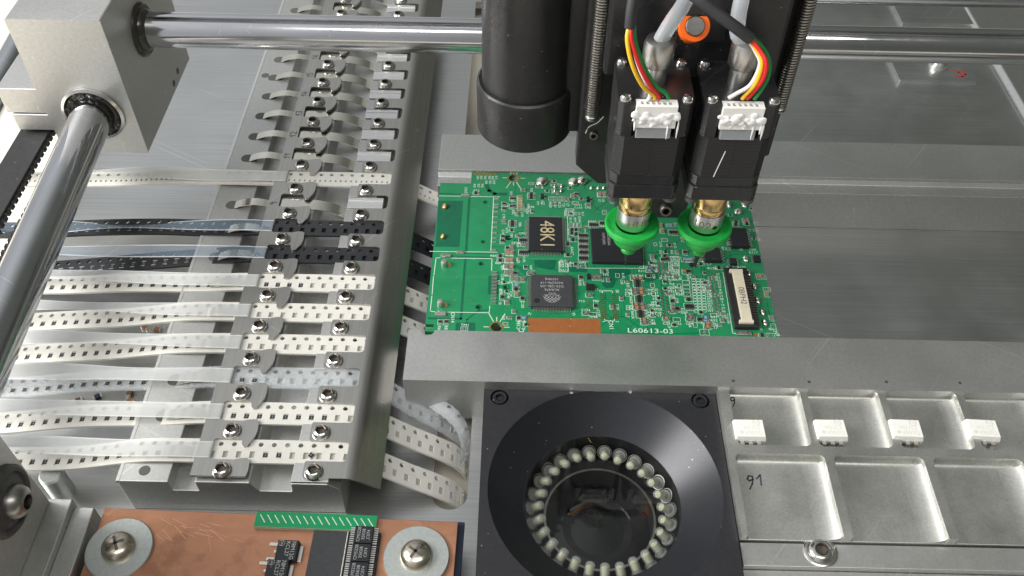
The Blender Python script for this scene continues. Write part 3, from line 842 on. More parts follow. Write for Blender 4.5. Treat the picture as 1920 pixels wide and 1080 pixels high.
    # peeled cover film: straight back over the left plate
    if film:
        fl_ = MB()
        fp = [(-118, .4 + film_lift * 1.2), (-90, -.2 + film_lift), (-60, -.3 + film_lift * .6), (-35, -.7 + film_lift * .25), (-14, -.85), (-8, PT + .12), (-4.9, PT + .10), (-4.5, -2.0)]
        P = spline([(x, dist * .25 * max(0, -(x + 10)) / 85.0 + random.uniform(-.3, .3) * (x < -20), z) for x, z in fp], 6)
        vs = []; ww = 5.5
        tw = rw.uniform(-.5, .5)
        for q in P:
            a_ = tw * max(0, -(q.x + 14)) / 40.0 * math.sin((q.x + 14) / 17.0 + lane)      # the loose film twists a little
            cy_ = y0 + .9 + ww * .5 + q.y; c_, s_ = math.cos(a_) * ww * .5, math.sin(a_) * ww * .5
            vs += [(q.x, cy_ - c_, q.z - s_), (q.x, cy_, q.z + .12), (q.x, cy_ + c_, q.z + s_)]
        fs = []
        for i in range(len(P) - 1): fs += [(3 * i, 3 * i + 1, 3 * i + 4, 3 * i + 3), (3 * i + 1, 3 * i + 2, 3 * i + 5, 3 * i + 4)]
        fl_.add(vs, [f[::-1] for f in fs], sm=True)
        fl_.build('cover_film', film, t)
        ed = MB()
        for w_ in (0, ww):
            src = fl_.v; vs = []
            for i in range(len(P)):
                e_ = Vector(src[3 * i + (2 if w_ else 0)]); m_ = Vector(src[3 * i + 1]); d_ = (e_ - m_) * .12; u_ = Vector((0, 0, .03))
                a_, b2 = (e_ - d_ + u_, e_ + d_ * .2 + u_); vs += [tuple(a_), tuple(b2)] if w_ else [tuple(b2), tuple(a_)]
            ed.add(vs, [(2 * i + 2, 2 * i + 3, 2 * i + 1, 2 * i) [::-1] for i in range(len(P) - 1)], sm=True)
        ed.build('film_edge', 'film_edge', t)
    return t, F, ev
mat('film_edge', (0.86, 0.87, 0.86), 0.0, 0.35, alpha=0.55)
t1, F1, _ = tape(0, 'paper_tape', 'white paper component tape in the nearest lane, one loose tilted chip on it', 10, [(11, 15.5)], drift=-2.5, phase=-2.6, dist=-1)
lo = res_mesh['b'].copy(); COL.objects.link(lo); lo.parent = t1
p = at(583, 853, -1.5)
lo.location = (Vector((p.x, p.y, -1.9)) - Vector((10, 3.2 + 4, -3))) * S; lo.rotation_euler = (.12, .1, -.55)
for q in ('e', 'g'):
    d = res_mesh[q].copy(); COL.objects.link(d); d.parent = lo
tape(1, 'paper_tape', 'white paper component tape with a full row of black chips in its window', 10, [(-4, 29)], drift=-3, phase=.8, dist=-1)
tape(2, 'clear_tape', 'clear see-through plastic component tape, third lane from the front', 10, [(-4, 6)], drift=-7, phase=.5, dist=-1)
tape(3, 'paper_tape', 'white paper tape with empty pockets, just behind the clear plastic tape', 8.5, [], tail=48, phase=.2, dist=-2)
tape(4, 'paper_tape', 'white paper tape with empty pockets, between two other white tapes, second behind the clear one', 8, [], tail=65, phase=.4, dist=-1)
tape(5, 'paper_tape', 'white paper tape with four chips left, just in front of the black tapes', 5, [(-4, 11)], tail=65, phase=.2, dist=0)
tape(6, 'black_tape', 'nearer of the two black plastic tapes, its blue film hanging loose', 9, [], tail=65, phase=.6, dist=-2, film='film_blue', film_lift=-2.0, chipscale=1.25)
tape(7, 'black_tape', 'farther of the two black plastic tapes', 4, [], tail=65, phase=.0, dist=0, film='film_blue', film_lift=-4.0)
tape(9, 'paper_tape', 'farthest white paper tape with tiny close-set pockets, alone among empty lanes', 2.5, [], pitch=2.0, psize=(.65, 1.1), tail=65, phase=.3, dist=0)

# a torn end of clear tape curling up out of the slot beside the camera housing
sc_t = thing('tape_scrap', 'torn curl of clear tape standing in the base plate slot beside the rail', 'tape scrap', (67, 22, -24))
pth = [Vector(p) for p in spline([(58.5, 34, -13), (61, 31, -11.5), (65, 28, -11.5), (68.5, 24.5, -14), (70, 21, -18.5), (69.5, 18, -25)], 7)]
scm = MB(); vs = []
for i, p in enumerate(pth):
    wd = 3.2 + .4 * math.sin(i * 1.7)
    vs += [(p.x - 1.2, p.y - wd * .55, p.z - .5), (p.x + 1.4, p.y + wd * .55, p.z + .9)]
scm.add(vs, [(2 * i, 2 * i + 2, 2 * i + 3, 2 * i + 1) for i in range(len(pth) - 1)], sm=True)
so_ = scm.build('strip', 'clear_tape', sc_t, ang=180)
sol = so_.modifiers.new('thick', 'SOLIDIFY'); sol.thickness = .25 * S
dh = MB()
for i in range(5, len(pth) - 8, 6):
    p = pth[i]; dh.prism(circ(p.x + .9, p.y + 1.0, .55, 10), p.z + .75, p.z + .85)
dh.build('punch_mark', 'hole_dark', sc_t)

# ------------------------------------------------------------------ gantry: rods, bearing block, belt
RY, RZ = 137.0, 58.0
tag(MB().cyl((-46.5, RY, RZ), (330, RY, RZ), 6.0, n=48).build('guide_rod', 'chrome'), 'polished horizontal rod from the bearing block across behind the black head', 'rod', 'guide rods')
tag(MB().cyl((-46.5, 139, 78.5), (330, 139, 78.5), 6.0, n=48).build('guide_rod', 'chrome'), 'upper polished rod cut by the top edge, right of the head', 'rod', 'guide rods')
ya = atY(176, 212, 111); yb = at(17, 575, 45); d = (yb - ya)
tag(MB().cyl(ya + d * -0.12, ya + d * 1.6, 6.5, n=48).build('guide_rod', 'chrome_y'), 'thick polished rod running from the bearing block to the left picture edge', 'rod', 'guide rods')
qa, qb = at(48, 68, 10), at(0, 157, 10)
tag(MB().cyl(qa + (qa - qb) * 0.15, qb + (qb - qa) * 1.2, 6.0, n=40).build('guide_rod', 'chrome_y'), 'polished rod in the upper left corner, left of the bearing block', 'rod', 'guide rods')

bb = thing('bearing_block', 'blasted aluminium bearing block joining the two polished rods', 'bearing block', (-60, 140, 25))
blk = MB().plate([(-75.5, 24.8), (-45.6, 24.8), (-45.6, 77.5), (-75.5, 77.5)], [circ(ya.x, ya.z, 10.3, 40)], -168, -111, M=ROTX90)
blk.build('block', 'blasted', bb, bevel=0.5)
Mf = Matrix.Translation((ya.x, 111, ya.z)) @ ROTX90
MB().lathe([(10.25, -6), (10.25, .9), (9.3, 1.3), (8.9, .6), (8.9, -6)], M=Mf, n=48, caps=False).build('bearing_ring', 'stainless', bb)
MB().lathe([(9.0, -.6), (8.6, .7), (7.6, .2), (7.0, .6), (6.4, 0.1), (6.3, -3)], M=Mf, n=48, caps=False).build('bearing_seal', 'grease', bb)
gr = MB()
for i in range(26):
    a = random.uniform(0.2, 2 * PI) ; rr_ = random.uniform(6.8, 8.8); s_ = random.uniform(.4, 1.1)
    gr.lathe([(0, -s_ * .4), (s_, -s_ * .2), (s_ * .9, s_ * .3), (0, s_ * .6)], M=Mf @ Matrix.Translation((rr_ * math.cos(a), rr_ * math.sin(a), .4)), n=8)
gr.build('grease', 'grease', bb)
Mr = Matrix.Translation((-45.6, RY, RZ)) @ Matrix.Rotation(PI / 2, 4, 'Y')
MB().lathe([(9.4, -2), (9.2, .7), (8.4, 1.3), (7.4, 1.2), (7.0, 2.4), (6.05, 3.2)], M=Mr, n=40, caps=False).build('rod_collar', 'grease', bb)
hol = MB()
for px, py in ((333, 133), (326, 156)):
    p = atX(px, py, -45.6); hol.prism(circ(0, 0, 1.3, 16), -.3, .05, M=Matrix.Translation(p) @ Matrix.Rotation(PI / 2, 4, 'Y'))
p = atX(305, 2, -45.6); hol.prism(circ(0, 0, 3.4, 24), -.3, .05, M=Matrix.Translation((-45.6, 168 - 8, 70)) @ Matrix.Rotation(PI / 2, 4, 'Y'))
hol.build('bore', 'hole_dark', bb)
# clamp that grips the belt, on the left flank of the block
cl = MB().box(-90, -75.6, 112.5, 158, 40.2, 50); cl.box(-88.5, -75.6, 112.0, 156, 33.2, 39.8)
clo = cl.build('belt_clamp', 'blasted', bb, bevel=0.3)
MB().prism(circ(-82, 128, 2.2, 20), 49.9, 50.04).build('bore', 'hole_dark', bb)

bt = thing('timing_belt', 'black toothed rubber belt at the left edge beside the thick rod', 'belt', (-84, 60, 16))
up_ = MB().box(-89.5, -79.2, -60, 150, 30.4, 31.6)
up_.build('upper_run', 'black_rubber', bt, bevel=0.2)
th = MB()
for i in range(72):
    y = -60 + i * 2.9; th.taper(-89.3, -78.4, y, y + 1.7, 29.0, 30.6, 0.0)
th.build('upper_teeth', 'black_rubber', bt)
MB().box(-84.5, -76.2, -60, 150, 15.2, 16.4).build('lower_run', 'black_rubber', bt, bevel=0.2)
th = MB()
for i in range(72):
    y = -60 + i * 2.9; th.taper(-84.3, -75.6, y, y + 1.9, 16.3, 17.7, 0.3)
th.build('lower_teeth', 'black_rubber', bt)

# ------------------------------------------------------------------ bracket in the lower left corner
br = thing('corner_bracket', 'grey metal bracket with a black rubber washer and screw, lower left corner', 'bracket', (-60, -30, BASE))
MB().box(-62, -46.2, -90, -11.5, -0.5, 70).build('upright_plate', 'blasted', br, bevel=0.25)
ft = MB(); ft.box(-70, -40.0, -90, -10.6, BASE, -0.6); ft.build('foot', 'blasted', br, bevel=0.3)
MB().box(-39.98, -34.2, -90, -11.8, BASE, -3.0).build('step', 'blasted', br, bevel=0.3)
pf = atX(6, 940, -46.2); Mx = Matrix.Translation(pf) @ Matrix.Rotation(PI / 2, 4, 'Y')
MB().lathe([(9.6, 0), (9.6, 1.6), (8.6, 2.6), (7.8, 2.6), (7.4, 1.9), (5.6, 2.5), (2.0, 2.5)], M=Mx, n=40).build('rubber_washer', 'grey_rubber', br)
sc_ = MB().lathe([(4.6, 2.2), (4.6, 3.6), (3.8, 5.4), (2.6, 6.3), (2.0, 6.4)], M=Mx, n=32, caps=False).build('screw', 'pin_steel', br)
MB().lathe([(2.0, 6.4), (1.9, 3.6), (0, 3.5)], M=Mx, n=6, sm=False, caps=False).build('socket', 'stainless_dark', sc_)
p = at(88, 905, -10)
MB().lathe([(3.6, BASE), (3.6, -9.5), (3.0, -9)], (p.x + .5, p.y + 2.5, 0), 24).build('standoff', 'zinc', br)

# ------------------------------------------------------------------ placement head
hd = thing('head_carriage', 'black carriage of the placement head with springs and an orange roller', 'machine head', (132, 95, 22))
pl = MB()
pl.prism([(103.2, 44.5), (110.7, 36.8), (118, 36.8), (118, 22), (141.5, 22), (141.5, 40), (163.5, 50), (163.5, 150), (103.2, 150)], -93, -86, M=ROTX90)
pl.build('back_plate', 'black_satin', hd, bevel=0.6)
MB().box(108, 156, 78.0, 85.9, 84, 150).build('front_body', 'black_satin', hd, bevel=1.2)
MB().box(98.5, 104.5, 93.2, 126, 52, 150).build('slide_block', 'black_satin', hd, bevel=0.8)
MB().box(104.6, 166, 93.2, 127, 46, 150).build('carriage_block', 'black_satin', hd, bevel=0.8)
def coil(x, y, z0, z1, r_, w, pitch):
    n = int((z1 - z0) / pitch); P = []
    for i in range(n * 14 + 1):
        a = 2 * PI * i / 14; P.append((x + r_ * math.cos(a), y + r_ * math.sin(a), z0 + pitch * i / 14))
    return MB().tube(P, w, 5)
coil(106.6, 83.4, 65, 132, 1.85, .34, .86).build('coil_spring', 'pin_steel', hd)
coil(161.0, 82.6, 70, 132, 1.85, .34, .86).build('coil_spring', 'pin_steel', hd)
# orange roller on its pin, tilted up towards the front
pr_ = atY(1303, 49, 74); ax = Vector((0, -0.80, 0.60)).normalized()
Mo = Matrix.Translation(pr_) @ ax.to_track_quat('Z', 'Y').to_matrix().to_4x4()
ro = MB().lathe([(4.0, -7), (4.1, -.4), (3.9, 0), (2.65, 0), (2.6, -3)], M=Mo, n=40, caps=False).build('roller', 'orange_plastic', hd)
MB().lathe([(2.6, -3), (2.55, .5), (2.3, .8), (0, .8)], M=Mo, n=32, caps=False).build('roller_pin', 'pin_steel', ro)
MB().box(126, 139, 75.5, 77.9, 97, 112).build('roller_bracket', 'black_satin', hd, bevel=.5)
def allen(cx, cy, cz, r_, ln, axis, par, m1='black_turned'):
    M = Matrix.Translation((cx, cy, cz)) @ Vector(axis).to_track_quat('Z', 'Y').to_matrix().to_4x4()
    o = MB().lathe([(r_, -ln), (r_, -.3), (r_ * .88, 0), (r_ * .58, 0)], M=M, n=24, caps=False).build('socket_screw', m1, par)
    MB().lathe([(r_ * .58, 0), (r_ * .55, -ln * .6), (0, -ln * .6)], M=M, n=6, sm=False, caps=False).build('socket', 'black_inside', o)
    return o
p = atY(1249, 397, 83.5); allen(p.x, p.y, p.z, 2.0, 3.0, (0, -1, .25), hd, 'stainless_dark')
p = atY(1113, 256, 85.0); allen(p.x, p.y, p.z, 1.4, 1.6, (0, -1, .1), hd, 'stainless_dark')
wl = MB().tube([tuple(q) for q in spline([atY(1098, 250, 84.8), atY(1104, 238, 84.6), atY(1120, 230, 84.6), atY(1132, 218, 84.8)], 8)], .22, 6)
wl.build('spring_hook', 'stainless', hd)

dc = at(983, 233, 50)
cm = thing('down_camera', 'black cylindrical camera barrel hanging left of the placement head', 'camera', (dc.x, dc.y, 50))
MB().lathe([(0, 50.6), (10, 50.6), (11.5, 50.0), (14.4, 50.0), (15.15, 50.8), (15.2, 66.0), (15.0, 67.4), (14.4, 67.9), (13.9, 67.7)], (dc.x, dc.y, 0), 72).build('lens_hood', 'black_satin', cm)
MB().lathe([(13.85, 60), (13.5, 68), (13.3, 92), (13.1, 150)], (dc.x, dc.y, 0), 72).build('barrel', 'black_satin', cm)

# ------------------------------------------------------------------ stepper motors
def octo(cx, cy, h, c):
    return [(cx - h + c, cy - h), (cx + h - c, cy - h), (cx + h, cy - h + c), (cx + h, cy + h - c), (cx + h - c, cy + h), (cx - h + c, cy + h), (cx - h, cy + h - c), (cx - h, cy - h + c)]
def motor(cx, cy, label, seed):
    rnd = random.Random(seed)
    m = thing('stepper_motor', label, 'motor', (cx, cy, 58.5), 'stepper motors of the head')
    MB().prism(octo(cx, cy, 9.9, 1.6), 58.5, 63.6).build('bottom_cap', 'black_motor', m, bevel=.3)
    MB().prism(octo(cx, cy, 9.7, 1.9), 63.65, 67.2).build('lower_cap', 'black_motor', m, bevel=.2)
    st = MB()
    for i in range(22):
        z = 67.3 + i * .62; st.prism(octo(cx, cy, 9.85, 2.6), z, z + .5); st.prism(octo(cx, cy, 9.79, 2.6), z + .5, z + .62)
    st.build('laminations', 'black_laminate', m)
    out = [(cx - 8.3, cy - 9.9), (cx - 5.6, cy - 9.9), (cx - 5.6, cy - 7.6), (cx + 5.6, cy - 7.6), (cx + 5.6, cy - 9.9), (cx + 8.3, cy - 9.9), (cx + 9.9, cy - 8.3), (cx + 9.9, cy + 8.3), (cx + 8.3, cy + 9.9), (cx - 8.3, cy + 9.9), (cx - 9.9, cy + 8.3), (cx - 9.9, cy - 8.3)]
    MB().plate(out, [], 81.0, 91.6).build('top_cap', 'black_motor', m, bevel=.35)
    s0 = None
    for x, y in ((-8, -8), (8, -8), (-8, 8), (8, 8)):
        o = MB().lathe([(1.55, 91.6), (1.5, 92.3), (1.1, 92.9), (0, 93.1)], (cx + x, cy + y, 0), 20).build('screw', 'stainless', m)
        c_ = MB(); an = rnd.uniform(0, 90)
        for q in (0, 90):
            c_.box(-.85, .85, -.16, .16, 92.75, 93.02, M=Matrix.Translation((cx + x, cy + y, 0)) @ Matrix.Rotation(math.radians(an + q), 4, 'Z'))
        c_.build('cross_slot', 'stainless_dark', o)
    # connector and the hot glue round it
    cn_ = MB().plate([(cx - 5.4, cy - 10.9), (cx + 5.4, cy - 10.9), (cx + 5.4, cy - 7.7), (cx - 5.4, cy - 7.7)],
                     [rrect(cx - 4.2 + i * 1.45, cx - 3.2 + i * 1.45, cy - 9.9, cy - 8.6, .2, 1) for i in range(6)], 84.6, 91.4)
    cn_.build('connector', 'white_plastic', m, bevel=.15)
    MB().box(cx - 4.6, cx + 4.6, cy - 10.6, cy - 7.6, 80.9, 84.5).build('clear_tab', 'hose_plastic', m, bevel=.2)
    gl = bmesh.new()
    for i in range(46):
        x = rnd.uniform(-5.9, 5.9); z = rnd.gauss(87.0 + .18 * abs(x), .9); z = min(z, 89.2); r_ = rnd.uniform(.5, 1.0)
        mm = Matrix.Translation((cx + x, cy - 11.1 + rnd.uniform(-.3, .4), z)) @ Matrix.Diagonal((r_ * 1.2, r_ * .42, r_, 1))
        bmesh.ops.create_icosphere(gl, subdivisions=2, radius=1.0, matrix=mm)
    for i in range(4):
        x = rnd.choice((-6, -5.2, 5.4, 6.1, 3.5)); ln = rnd.uniform(1.8, 3.8)
        mm = Matrix.Translation((cx + x, cy - 11.0, 86 - ln / 2)) @ Matrix.Diagonal((.34, .3, ln, 1))
        bmesh.ops.create_icosphere(gl, subdivisions=2, radius=1.0, matrix=mm)
    g = MB(); gl.verts.ensure_lookup_table(); gl.verts.index_update()
    g.add([tuple(v.co) for v in gl.verts], [tuple(v.index for v in f.verts) for f in gl.faces], sm=True); gl.free()
    go_ = g.build('glue', 'white_glue', m, ang=180)
    rm = go_.modifiers.new('melt', 'REMESH'); rm.mode = 'VOXEL'; rm.voxel_size = .16 * S; rm.use_smooth_shade = True
    sm_ = go_.modifiers.new('smooth', 'SMOOTH'); sm_.iterations = 14; sm_.factor = .6
    dts = MB()
    for i in range(10):
        dts.prism(circ(0, 0, .3, 8), 0, .03, M=Matrix.Translation((cx + .4 - i * .02, cy - 9.87, 68 + i * 1.28)) @ ROTX90)
    dts.build('weld_dot', 'black_inside', m)
    sh = MB().lathe([(3.0, 91.6), (3.0, 97.4)], (cx, cy, 0), 32).build('rear_shaft', 'nozzle_silver', m)
    MB().lathe([(3.9, 97.4), (4.05, 98), (4.05, 102.6), (3.6, 104.2), (2.4, 104.7), (2.0, 104.7)], (cx, cy, 0), 32).build('hose_collar', 'hose_collar', m)
    for x, y in ((-8, -8), (8, -8), (8, 8)):
        MB().lathe([(1.2, 56.6), (1.9, 57.2), (1.9, 58.45)], (cx + x, cy + y, 0), 20).build('bottom_screw', 'grey_rubber', m)
    return m
MX = (120.3, 142.6); MY = 65.5
motor(MX[0], MY, 'left black stepper motor with white glued plug, beside the camera barrel', 3)
motor(MX[1], MY, 'right black stepper motor with white glued plug and a white scratch', 8)
ms = MB().stroke([(0, 0), (1.6, 9.0)], .28, 0, .03, M=Matrix.Translation((MX[1] - 3.6, MY - 9.88, 67.4)) @ ROTX90)
for o in bpy.data.objects:
    if o.get('label', '').startswith('right black stepper'): ms.build('scratch', 'white_glue', o)

# ------------------------------------------------------------------ nozzles
def nozzle(cx, cy, label, txt, deg):
    n_ = thing('suction_nozzle', label, 'nozzle', (cx, cy, 20.5), 'suction nozzles of the head')
    MB().lathe([(4.9, 58.45), (4.9, 55.6), (4.75, 55.4), (4.9, 55.2), (4.9, 49.2), (4.7, 49.0), (4.9, 48.7), (4.9, 46.6)][::-1], (cx, cy, 0), 48, caps=False).build('brass_sleeve', 'brass', n_)
    MB().lathe([(5.0, 46.6), (5.05, 46.2), (5.05, 40.4), (5.0, 40.2)][::-1], (cx, cy, 0), 48, caps=False).build('holder', 'nozzle_silver', n_)
    MB().lathe([(1.4, 27.6), (2.3, 27.6), (2.4, 28.8), (2.0, 29.2), (2.0, 30.3), (2.9, 30.8), (4.3, 31.4), (5.2, 32.6), (5.5, 35.6), (6.6, 36.4), (7.9, 37.2), (8.35, 38.0), (8.4, 39.2), (8.1, 39.7), (7.5, 39.7), (7.0, 39.35), (5.05, 39.3)], (cx, cy, 0), 56, caps=False).build('disc', 'green_plastic', n_)
    MB().lathe([(2.06, 29.3), (2.2, 29.75), (2.06, 30.25)], (cx, cy, 0), 32, caps=False).build('steel_band', 'stainless', n_)
    MB().lathe([(.25, 20.5), (.35, 21.2), (.9, 25.4), (1.5, 27.8)], (cx, cy, 0), 20).build('tip', 'black_inside', n_)
    tx = MB(); vs, fs = text_geo(txt, 'CENTER', 1.1); R_ = 5.07; sz = 2.7 if len(txt) < 4 else 2.3
    def wrap(x, z): a = math.radians(deg) + x / R_; return (cx + R_ * math.sin(a), cy - R_ * math.cos(a), z)
    tx.add([wrap(x * sz, 43.4 + y * sz) for x, y in vs], fs); tx.build('engraving', 'engraving', n_)
    ho = MB(); ho.prism(circ(0, 0, .75, 16), -.2, .05, M=Matrix.Translation(wrap(math.radians(48) * R_, 42.6)) @ Matrix.Rotation(math.radians(deg + 48), 4, 'Z') @ ROTX90)
    ho.build('side_hole', 'black_inside', n_)
nozzle(MX[0], MY, 'left suction nozzle with brass sleeve and round green disc', 'HNF1', 22)
nozzle(MX[1], MY, 'right suction nozzle with green disc and engraved 102', '102', -26)

# ------------------------------------------------------------------ air hoses, cables
def pathY(pts): return [atY(px, py, Y) for px, py, Y in pts]
c0 = Vector((MX[0], MY, 103.5)); c1 = Vector((MX[1], MY, 103.5))
tag(MB().tube([tuple(q) for q in spline([c0] + pathY([(1243, 68, 65.7), (1260, 40, 67), (1278, 14, 69), (1292, -12, 72), (1300, -40, 76)]), 8)], 2.0, 20).build('air_hose', 'hose_plastic'),
    'translucent air hose bending up right from the left motor', 'hose', 'air hoses')
tag(MB().tube([tuple(q) for q in spline([c1] + pathY([(1384, 66, 65.7), (1384, 34, 68), (1391, -5, 71), (1398, -45, 75)]), 8)], 2.0, 20).build('air_hose', 'hose_plastic'),
    'translucent air hose rising straight from the right motor', 'hose', 'air hoses')
def cable(label, wires, sleeve, z, rs):
    w = thing('motor_cable', label, 'cable', tuple(z), 'motor cables')
    for mt, pts in wires: MB().tube([tuple(q) for q in spline(pathY(pts), 8)], .55, 10).build('wire', mt, w)
    MB().tube([tuple(q) for q in spline(pathY(sleeve), 8)], rs, 18).build('sleeve', 'sleeve', w)
cable('cable with yellow, red and green wires dropping to the left motor plug',
      [('wire_yellow', [(1180, 48, 60), (1176, 75, 58), (1185, 120, 56), (1204, 160, 56), (1225, 178, 57), (1227, 186, 57)]),
       ('wire_red', [(1184, 48, 60), (1184, 75, 58), (1200, 125, 56), (1219, 160, 56), (1233, 177, 57), (1236, 186, 57)]),
       ('wire_green', [(1189, 48, 60.5), (1191, 78, 59), (1208, 125, 57.5), (1228, 160, 57), (1248, 174, 57), (1254, 185, 57)]),
       ('wire_white', [(1183, 50, 61), (1187, 85, 59.5), (1200, 130, 58), (1214, 160, 57), (1219, 178, 57), (1215, 188, 57)])],
      [(1181, 52, 60), (1183, 25, 61), (1187, -5, 63), (1190, -40, 66)], atY(1236, 186, 57), 1.35)
cable('cable with green, red, yellow and white wires arching to the right motor plug',
      [('wire_green', [(1405, 68, 61), (1430, 90, 60), (1442, 115, 58.5), (1440, 145, 57.5), (1425, 172, 57), (1414, 186, 57)]),
       ('wire_red', [(1404, 70, 60), (1425, 95, 58), (1437, 120, 56), (1430, 150, 56), (1408, 178, 57), (1399, 186, 57)]),
       ('wire_yellow', [(1403, 71, 60.5), (1420, 95, 59), (1429, 120, 57), (1418, 155, 56.5), (1398, 178, 57), (1391, 186, 57)]),
       ('wire_white', [(1402, 71, 61), (1416, 95, 60), (1425, 120, 58), (1408, 158, 57), (1380, 176, 57), (1366, 184, 57)])],
      [(1408, 73, 60), (1375, 48, 60.5), (1340, 22, 62), (1305, -5, 64), (1270, -30, 68)], atY(1395, 186, 57), 1.5)

# ------------------------------------------------------------------ circuit board
cb = thing('circuit_board', 'green circuit board with chips held between two aluminium rails', 'circuit board', (112, 92, -1.6))
Z = {'A': (800, 310, 6.75), 'B': (940, 310, 5.4), 'C': (790, 470, 6.353), 'D': (940, 490, 7.2), 'E': (1120, 480, 6.75), 'G': (1290, 370, 4.0), 'H': (1080, 330, 3.375), 'P': (0, 0, 1.0)}
def zp(k, x, y, z=0.0):
    x0, y0, s = Z[k]; return at(x0 + x / s, y0 + y / s, z)
def z2(k, x, y): p = zp(k, x, y); return (p.x, p.y)
holesB = [circ(*z2('B', 125, 128), 1.9, 20), circ(*z2('C', 895, 910), 1.9, 20)]
via = [(z2('A', 742, 465), .55), (z2('A', 713, 967), .5), (z2('C', 712, 155), .65), (z2('C', 680, 672), .75), (z2('C', 1010, 435), .85), (z2('A', 1032, 918), .75), (z2('B', 68, 735), .8)]
outline = [(55.2, 55.9), (57.9, 55.9), (57.9, 54.2), (55.2, 54.2), (55.2, 52.8), (172.6, 52.8), (172.6, 132.5), (67.0, 132.5), (67.0, 126.2), (55.2, 126.2)]
MB().plate(outline, holesB + [circ(c[0], c[1], r_, 14) for c, r_ in via], -1.6, 0.0).build('board', 'solder_mask', cb)
T0 = 0.012
def patch(mb, pts, z=T0): mb.prism([z2(*q) if len(q) == 3 else q for q in pts], 0.0, z)
dk = MB()
patch(dk, [('A', 150, 447), ('A', 110, 1030), ('A', 415, 1032), ('A', 462, 450)][::-1])
dk.stroke([z2('A', 540, 420), z2('A', 500, 1080)], .95, 0, T0)
dk.stroke([z2('A', 160, 355), z2('A', 425, 368)], .6, 0, T0)
dk.stroke([z2('C', 525, 98), z2('C', 472, 810), z2('C', 90, 805)], .85, 0, T0)
patch(dk, [('C', 412, 858), ('C', 402, 982), ('C', 640, 984), ('C', 645, 858)][::-1])
dk.stroke([z2('C', 540, 860), z2('C', 545, 820), z2('C', 690, 710), z2('C', 820, 705)], .45, 0, T0)
dk.stroke([z2('A', 760, 250), z2('A', 790, 320), z2('A', 860, 360), z2('A', 1000, 365)], 1.5, 0, T0)
dk.stroke([z2('C', 520, 30), z2('C', 820, 38)], .3, 0, T0); dk.stroke([z2('C', 370, 65), z2('C', 840, 80)], .4, 0, T0)
patch(dk, [('E', 50, 190), ('E', 60, 370), ('E', 110, 410), ('E', 200, 400), ('E', 250, 300), ('E', 330, 260), ('E', 420, 230), ('E', 410, 170), ('E', 200, 150)][::-1])
patch(dk, [('E', 610, 210), ('E', 615, 330), ('E', 720, 310), ('E', 790, 270), ('E', 760, 200)][::-1])
patch(dk, [('B', 330, 960), ('B', 340, 1030), ('B', 540, 1060), ('B', 560, 960)][::-1])
patch(dk, [('D', 905, 30), ('D', 905, 140), ('D', 1160, 150), ('D', 1170, 30)][::-1])
patch(dk, [('C', 800, 300), ('C', 790, 520), ('C', 925, 520), ('C', 935, 300)][::-1])
dk.build('mask_window', 'mask_dark', cb)
# thin routed traces
tr_ = MB(); rnd = random.Random(5)
def route(x, y, n, ln, w):
    P = [(x, y)]; a = rnd.choice((0, 45, 90, 135, 180, 270))
    for i in range(n):
        l_ = rnd.uniform(.4, 1) * ln; x += l_ * math.cos(math.radians(a)); y += l_ * math.sin(math.radians(a))
        x = min(max(x, 76), 171); y = min(max(y, 54), 131); P.append((x, y)); a += rnd.choice((-45, 45, 0))
    tr_.stroke(P, w, 0, .008)
for i in range(150): route(rnd.uniform(80, 170), rnd.uniform(56, 130), rnd.randint(2, 4), rnd.uniform(3, 9), rnd.choice((.14, .18, .25)))
for i in range(8):
    o_ = i * .45
    tr_.stroke([(84 + o_, 84 - o_ * .3), (90 + o_, 77 + o_ * .2), (97 + o_, 72)], .16, 0, .009)
    tr_.stroke([(122 + i * 1.2, 96), (124 + i * 1.2, 90 - i * .5), (124 + i * 1.2, 76)], .14, 0, .009)
for y in (54.0, 54.8): tr_.stroke([z2('E', 370, 880), z2('E', 460, 985 + (y - 54) * 30), (150, y + .3)], .16, 0, .01)
o = tr_.build('copper_traces', 'mask_dark', cb); o['kind'] = 'stuff'
vv = MB()
for i in range(420):
    x, y = rnd.uniform(78, 171), rnd.uniform(54, 131); vv.prism(circ(x, y, rnd.uniform(.13, .2), 6), 0, .014)
for (k, x, y, nx, ny, dx, dy) in (('E', 560, 0, 0, 0, 0, 0), ('D', 1155, 530, 5, 6, 18, 22), ('G', 548, 690, 3, 6, 14, 18), ('G', 170, 552, 6, 3, 10, 8)):
    for i in range(nx):
        for j in range(ny): vv.prism(circ(*z2(k, x + i * dx, y + j * dy), .17, 6), 0, .014)
o = vv.build('vias', 'gold_pad', cb); o['kind'] = 'stuff'
an = MB()
for c, r_ in via: an.plate(circ(c[0], c[1], r_ + .45, 18), [circ(c[0], c[1], r_, 14)], 0, .015)
an.build('via_ring', 'mask_dark', cb)

silk = MB(); SZ = .018
def line(pts, w=.22): silk.stroke([z2(*q) for q in pts], w, 0, SZ)
def rect(k, x0, y0, x1, y1, w=.18): line([(k, x0, y0), (k, x1, y0), (k, x1, y1), (k, x0, y1), (k, x0, y0)], w)
def txt(k, x, y, s, h, deg=0, sx=1.0):
    p = zp(k, x, y); silk.text(s, h, flat(p.x, p.y, 0, deg), thick=SZ, sx=sx)
line([('A', 160, 387), ('A', 425, 390)]); line([('A', 550, 393), ('A', 925, 400)]); line([('A', 848, 400), ('A', 812, 1080)])
line([('C', 100, 8), ('C', 900, 18)])
line([('C', 360, 90), ('C', 842, 95), ('C', 836, 238)]); line([('C', 225, 85), ('C', 175, 86), ('C', 150, 290)]); line([('C', 145, 305), ('C', 128, 520)]); line([('C', 126, 540), ('C', 106, 720), ('C', 160, 728)])
line([('C', 300, 732), ('C', 808, 740), ('C', 815, 660)])
